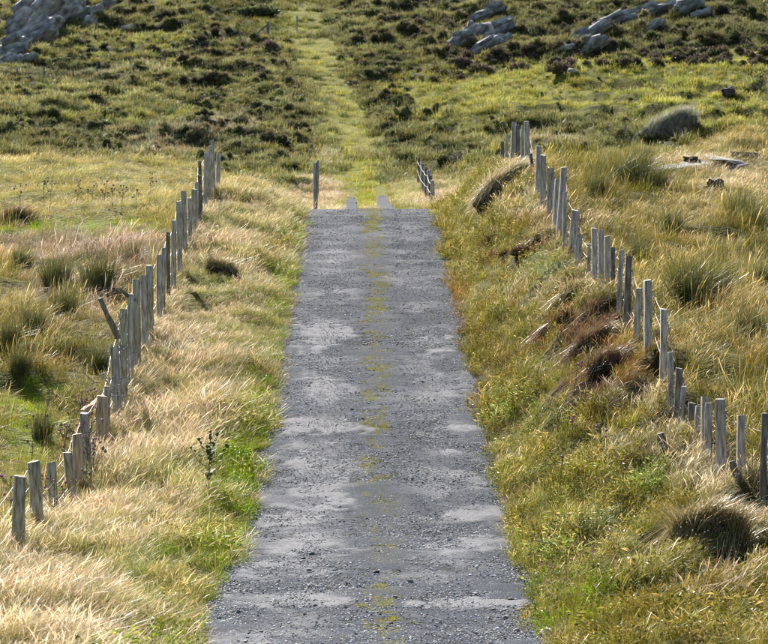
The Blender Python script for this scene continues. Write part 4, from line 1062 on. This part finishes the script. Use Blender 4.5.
BL = {0: 'brown heather clump ', 1: 'purple-brown heather clump ', 2: 'green gorse clump ', 3: 'olive rough-grass hummock ', 4: 'blackish heather clump '}
BN = {0: 'heather_bush', 1: 'heather_bush', 2: 'gorse_bush', 3: 'grass_hummock', 4: 'heather_bush'}
BC = {0: 'heather', 1: 'heather', 2: 'gorse', 3: 'hummock', 4: 'heather'}
cnt = {}; rest = []
for hw, px, py, d, x_, hh, kd, reg in placed:
    g = gpt(x_, d); k = d / FPX; nm = BN[kd]
    sx = hw * k * 2; sz = (hh * k * 2 if hh else sx * random.uniform(.85, 1.25))
    if cnt.get(nm, 0) < (260 if nm == 'heather_bush' else 150):
        cnt[nm] = cnt.get(nm, 0) + 1
        o = obj(nm, bush_meshes[kd + 5 * random.randint(0, 1)], None, None, g - Vector((0, 0, .04)), (0, 0, random.uniform(0, 6.3)), (sx, sx * random.uniform(.8, 1.2) if not hh else sx, sz * 1.15))
        if hh: o.rotation_euler = (0, 0, random.uniform(-.2, .2)); o.scale.y = sx * .5
        tag(o, BL[kd] + reg, BC[kd], BL[kd] + reg)
    else: rest.append((g, sx, sz, kd))
# many smaller ones beyond counting
xs, ys = cand(20000, -40, 40, 150, 290); k = infrustum(xs, ys, 3) & (fbm(xs * .2, ys * .12, 131, 3) > .47) & (np.abs(xs - path_x(ys)) > 2.2)
xs, ys = xs[k], ys[k]; zs = Zg(xs, ys); qx, qy = proj(xs, ys, zs)
terr = (qx > 405) & (qy > 60) & (qy < 150) & (rng.random(len(qx)) < .93)
xs, ys, zs = xs[~terr], ys[~terr], zs[~terr]; n = len(xs)
kd = rng.choice([0, 2, 2, 3, 3, 4], n); CA = np.array([c_[0] for c_ in BCOL]); CB = np.array([c_[1] for c_ in BCOL])
pts = np.stack([xs, ys, zs - .03], 1); sc = .14 + .36 * rng.random(n) ** 2
if rest:
    pts = np.concatenate([pts, np.array([tuple(r_[0]) for r_ in rest])]); sc = np.concatenate([sc, np.array([r_[1] for r_ in rest])]); kd = np.concatenate([kd, np.array([r_[3] for r_ in rest])])
n = len(pts)
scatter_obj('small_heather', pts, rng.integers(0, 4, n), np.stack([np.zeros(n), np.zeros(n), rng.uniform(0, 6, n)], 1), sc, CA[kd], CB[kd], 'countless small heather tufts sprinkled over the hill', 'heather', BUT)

# ------------------------------------------------------------------ rush tussocks
rush_meshes = []
for k in range(4):
    V, F, C = blades(520, .28, .78, .0075, .22, .28, .5, .3, 900 + k, 4, .03, .0, .8)
    rush_meshes.append(np_mesh('rush_tussock', V, F, C))
for m in rush_meshes: m.materials.append(M_RUSH)
for x_, d, r_, key, lab in RUSH:
    g = gpt(x_, d); sc = r_ / .3
    tag(obj('rush_tussock', random.choice(rush_meshes), None, None, g, (0, 0, random.uniform(-.6, .6)), (sc * 1.1, sc * .9, min(max(sc, .75), 1.15))), ('broad dark ' if r_ > .4 else 'dark green ') + lab, 'rush', 'rush tussocks of the ' + key + ' pasture')

# ------------------------------------------------------------------ sods hanging over the bank
def sod(px, py, hw, hh, label, mat, seed, n=420, lean=-.8, L=(.14, .34), tilt=None, hang=.4, pm=None, vmin=-.15):
    d = SODD.get((px, py)) or hit(px, py + hh * .5, 120); k = d / FPX; a = hw * k; c = hh * k; b = max(.22, c * .9)
    x_ = (px - 384) * k; g = gpt(x_, d)
    root = thing('sod_overhang', label, 'sod', g)
    zoff = P(px, py, d).z - g.z
    tl = tilt if tilt is not None else math.atan2(float(Zg(x_ + a * .6, d) - Zg(x_ - a * .6, d)), 1.2 * a)
    q = np.random.default_rng(seed)
    M = Matrix.Rotation(-tl, 4, 'Y')
    me = rock_mesh('peat', seed, a, b, c, 4, .3, 2.6, mat=pm or M_PEAT); me.transform(M)
    o = obj('peat', me, None, root, (0, 0, zoff - c * .55))
    V, F, C = [], [], []
    q2 = [(q.uniform(-1, 1), q.uniform(vmin, .9), q.normal(0, .3), q.uniform(.6, 1.4)) for _ in range(30)]
    for _ in range(n):
        tu = q2[q.integers(30)]
        u = np.clip(tu[0] + q.normal(0, .2), -1.15, 1.15); v = np.clip(tu[1] + q.normal(0, .25), -.85, 1.1)
        w2 = max(0, 1 - u * u * .75 - v * v * .7)
        p = Vector((u * a, v * b, c * math.sqrt(w2) * .95)); p = M @ p; p.z += zoff - c * .3
        h = q.uniform(*L) * tu[3]; g_ = q.random(); fa = q.uniform(0, 3.14); wv = .0038 * q.uniform(.7, 1.5); i0 = len(V)
        mm = q.random() ** 1.2
        if q.random() < hang: dx, dy, k1, k2 = lean + tu[2] + q.normal(0, .3), -.35 + q.normal(0, .35), .5, 1.0 + .4 * q.random()
        else: dx, dy, k1, k2 = .35 + tu[2] + q.normal(0, .35), q.normal(0, .35), 1.0, .3
        for s_ in range(5):
            t = s_ / 4
            pt = p + Vector((dx * h * t ** 1.3, dy * h * t ** 1.3, h * (k1 * t - k2 * t * t)))
            hw_ = wv * (1 - .75 * t * t)
            V += [(pt.x - math.cos(fa) * hw_, pt.y - math.sin(fa) * hw_, pt.z), (pt.x + math.cos(fa) * hw_, pt.y + math.sin(fa) * hw_, pt.z)]
            C += [(np.clip(.1 + mm * t * 1.1, 0, 1), g_, t, 1)] * 2
        for s_ in range(4):
            j = i0 + 2 * s_; F.append((j, j + 1, j + 3, j + 2))
    gr = obj('hanging_grass', np_mesh('hanging_grass', V, F, C), mat, root); gr['kind'] = 'stuff'
    return root
sod(506, 188, 30, 17, 'large pale grass sod curling over a black hollow near the fence top', M_PALE, 1, 7500, -.45, (.1, .45), .5, .42, None, -.45)
sod(571, 298, 16, 7, 'grassy sod with a dark undercut below two leaning posts', M_THATCH, 2, 1300)
sod(592, 322, 20, 7, 'upper of the brown heathery sods stepping down the bank', M_SODBROWN, 3, 1500, -.5)
sod(590, 345, 20, 7, 'middle brown heathery sod on the bank with a dark lip', M_SODBROWN, 4, 1500, -.5)
sod(606, 366, 16, 7, 'lowest brown sod of the bank above the short dark posts', M_SODBROWN, 5, 1300, -.5)
sod(545, 240, 14, 6, 'green-brown sod bulging out of the bank under the leaning posts', M_THATCH, 6, 1100)
sod(552, 330, 14, 6, 'narrow sod with a heather fringe halfway down the bank', M_SODBROWN, 12, 1100)
sod(712, 536, 34, 22, 'big grassy hummock with a dark hollow under the bank fence', M_THATCH, 7, 4200, -.3, (.12, .34), None, .3, M_MOSSY, -.5)
sod(221, 270, 15, 6, 'small dark-sided hummock on the blond grass verge', M_THATCH, 8, 1100, .4)
sod(668, 125, 29, 11, 'shaggy pale grass mound over dark peat on the green terrace', M_GREYGRASS, 9, 9000, -.3, (.15, .6), .4, .5, M_MOUND, -1.0)
sod(16, 221, 18, 7, 'dark overgrown peat mound at the mossy bank of the low pasture', M_SODBROWN, 10, 1800, .4, (.15, .4), None, .4)

# ------------------------------------------------------------------ thistles and flowers
def blob(r, seed, sub=1): return rock_mesh('flower_head', seed, r, r, r * 1.15, sub, .25)
head_p = blob(.016, 3); head_p.materials.append(M_PINK); head_d = blob(.02, 5); head_d.materials.append(M_DRY); head_g = blob(.02, 6); head_g.materials.append(M_LEAF)
def leaf_mesh(L, w_, spiny=True):
    V = []; F = []; n = 6
    for i in range(n + 1):
        t = i / n; ww = w_ * math.sin(math.pi * (.08 + .92 * t) ** .8) * (1.35 if i % 2 else .65); z = .25 * L * t - .35 * L * t * t
        V += [(-ww, L * t, z + .25 * ww), (0, L * t, z), (ww, L * t, z + .25 * ww)]
    for i in range(n):
        j = 3 * i; F += [(j, j + 1, j + 4, j + 3), (j + 1, j + 2, j + 5, j + 4)]
    return np_mesh('leaf', V, F)
leafm = leaf_mesh(.19, .04); leafm.materials.append(M_LEAF)
leafd = leaf_mesh(.08, .01); leafd.materials.append(M_DRY)
def thistle(name, loc, h, label, group, head, stemmat, leafme, nb, nl, seed):
    q = random.Random(seed); root = thing(name, label, 'thistle', loc, (0, 0, 0), group)
    V, F = [], []
    sway = Vector((q.uniform(.0, .18), q.uniform(-.1, .1), 0))
    main = [Vector((0, 0, -.03)) + Vector((sway.x * t * t * h, sway.y * t * t * h, (h + .03) * t)) for t in (0, .25, .5, .75, 1)]
    tube(main, [.006, .0055, .005, .004, .003], 5, V, F); ends = [main[-1]]
    for b in range(nb):
        t = q.uniform(.4, .85); p = main[0].lerp(main[-1], t); a = q.uniform(0, 6.28); l_ = h * q.uniform(.15, .35) * (1.4 if leafme is leafm else 1)
        e = p + Vector((math.cos(a) * l_ * .7, math.sin(a) * l_ * .7, l_ * .85)); tube([p, p.lerp(e, .5) + Vector((math.cos(a), math.sin(a), -.3)) * l_ * .1, e], .0035, 4, V, F); ends.append(e)
    obj('stem', np_mesh('stem', V, F), stemmat, root)
    if leafme is leafm:
        for e in ends[1:]:
            for t in (.5, .75, .95): obj('leaf', leafme, None, root, Vector((main[-1].x * .4, main[-1].y * .4, e.z * .6)).lerp(e, t), (q.uniform(.2, .8), 0, q.uniform(0, 6.3)), q.uniform(.35, .6))
    for e in ends: obj('flower_head', head, None, root, e, (0, 0, q.uniform(0, 6)), q.uniform(.7, 1.2))
    for i in range(nl):
        t = (i + .5) / nl; p = main[0].lerp(main[-1], t * .95); obj('leaf', leafme, None, root, p, (q.uniform(.3, .9), 0, i * 2.4), q.uniform(.7, 1.25) * (1.15 - .6 * t))
    return root
d = 39.6; g = gpt((208 - 384) / FPX * d, d)
thistle('thistle', g, .72, 'leafy green thistle standing out of the blond verge grass', None, head_g, M_LEAF, leafm, 9, 14, 1)
for i in range(20):
    d = random.uniform(36.5, 46); x_ = float(fenceL(d)) + random.uniform(-.45, .12); g = gpt(x_, d)
    thistle('knapweed', g, random.uniform(.4, .75), 'purple-flowered knapweed growing through the older fence', 'knapweeds in the older fence', head_p, M_LEAF, leafd, 5, 4, 50 + i)
for i, (px, py) in enumerate([(20, 212), (44, 208), (50, 212), (77, 205), (92, 206), (104, 207), (112, 208), (136, 212), (150, 206), (122, 212)]):
    d = hit(px, py); g = gpt((px - 384) / FPX * d, d)
    thistle('dry_thistle', g, random.uniform(.5, .85), 'tall withered brown thistle on the straw strip of the low pasture', 'withered thistles of the low pasture', head_d, M_DRY, leafd, 6, 4, 90 + i)
for i, (px, py) in enumerate([(42, 410), (62, 440), (70, 420), (30, 425), (88, 470)]):
    d = hit(px, py + 40); g = gpt((px - 384) / FPX * d, d)
    thistle('dry_thistle', g, random.uniform(.5, .8), 'withered brown thistle on the bright moss of the low pasture', 'withered thistles on the moss', head_d, M_DRY, leafd, 5, 5, 130 + i)
for i in range(9):
    px = random.uniform(540, 620); py = random.uniform(400, 500); d = hit(px, py); g = gpt((px - 384) / FPX * d, d)
    thistle('knapweed', g, random.uniform(.25, .45), 'short purple-headed knapweed on the lower roadside bank', 'knapweeds on the bank', head_p, M_LEAF, leafd, 3, 3, 170 + i)
def flowers(name, n, x0, x1, y0, y1, col, label, hgt=(.12, .3), r=.012):
    V, F = [], []; q = random.Random(len(label))
    for _ in range(n):
        d = hit(q.uniform(x0, x1), q.uniform(y0, y1)); px = q.uniform(x0, x1); x_ = (px - 384) / FPX * d
        if abs(x_ - float(road_c(d))) < 1.6: continue
        g = gpt(x_, d); h = q.uniform(*hgt); e = g + Vector((q.uniform(0, .08), q.uniform(-.05, .05), h))
        i = len(V); rr = r * q.uniform(.7, 1.3)
        for v in ((1, 0, 0), (0, 1, 0), (-1, 0, 0), (0, -1, 0), (0, 0, .8), (0, 0, -.8)): V.append(tuple(e + Vector(v) * rr))
        for f in ((0, 1, 4), (1, 2, 4), (2, 3, 4), (3, 0, 4), (1, 0, 5), (2, 1, 5), (3, 2, 5), (0, 3, 5)): F.append(tuple(i + k for k in f))
    tag(obj(name, np_mesh(name, V, F), flat_mat(name, col)), label, 'flowers', kind='stuff')
flowers('clover_blossom', 150, 520, 610, 520, 620, (.6, .22, .3), 'pink clover blossoms dotting the low verge by the white stone')
flowers('pale_blossom', 420, 540, 760, 430, 630, (.75, .76, .66), 'tiny pale blossoms sprinkled in the weeds under the bank fence', (.15, .32), .009)
flowers('yellow_blossom', 26, 120, 260, 560, 640, (.75, .5, .03), 'few yellow blossoms in the grass by the road edge', (.12, .3))
flowers('heather_blossom', 420, 470, 640, 225, 420, (.3, .06, .17), 'magenta heather blossom flecks over the steep bank', (.08, .25), .013)
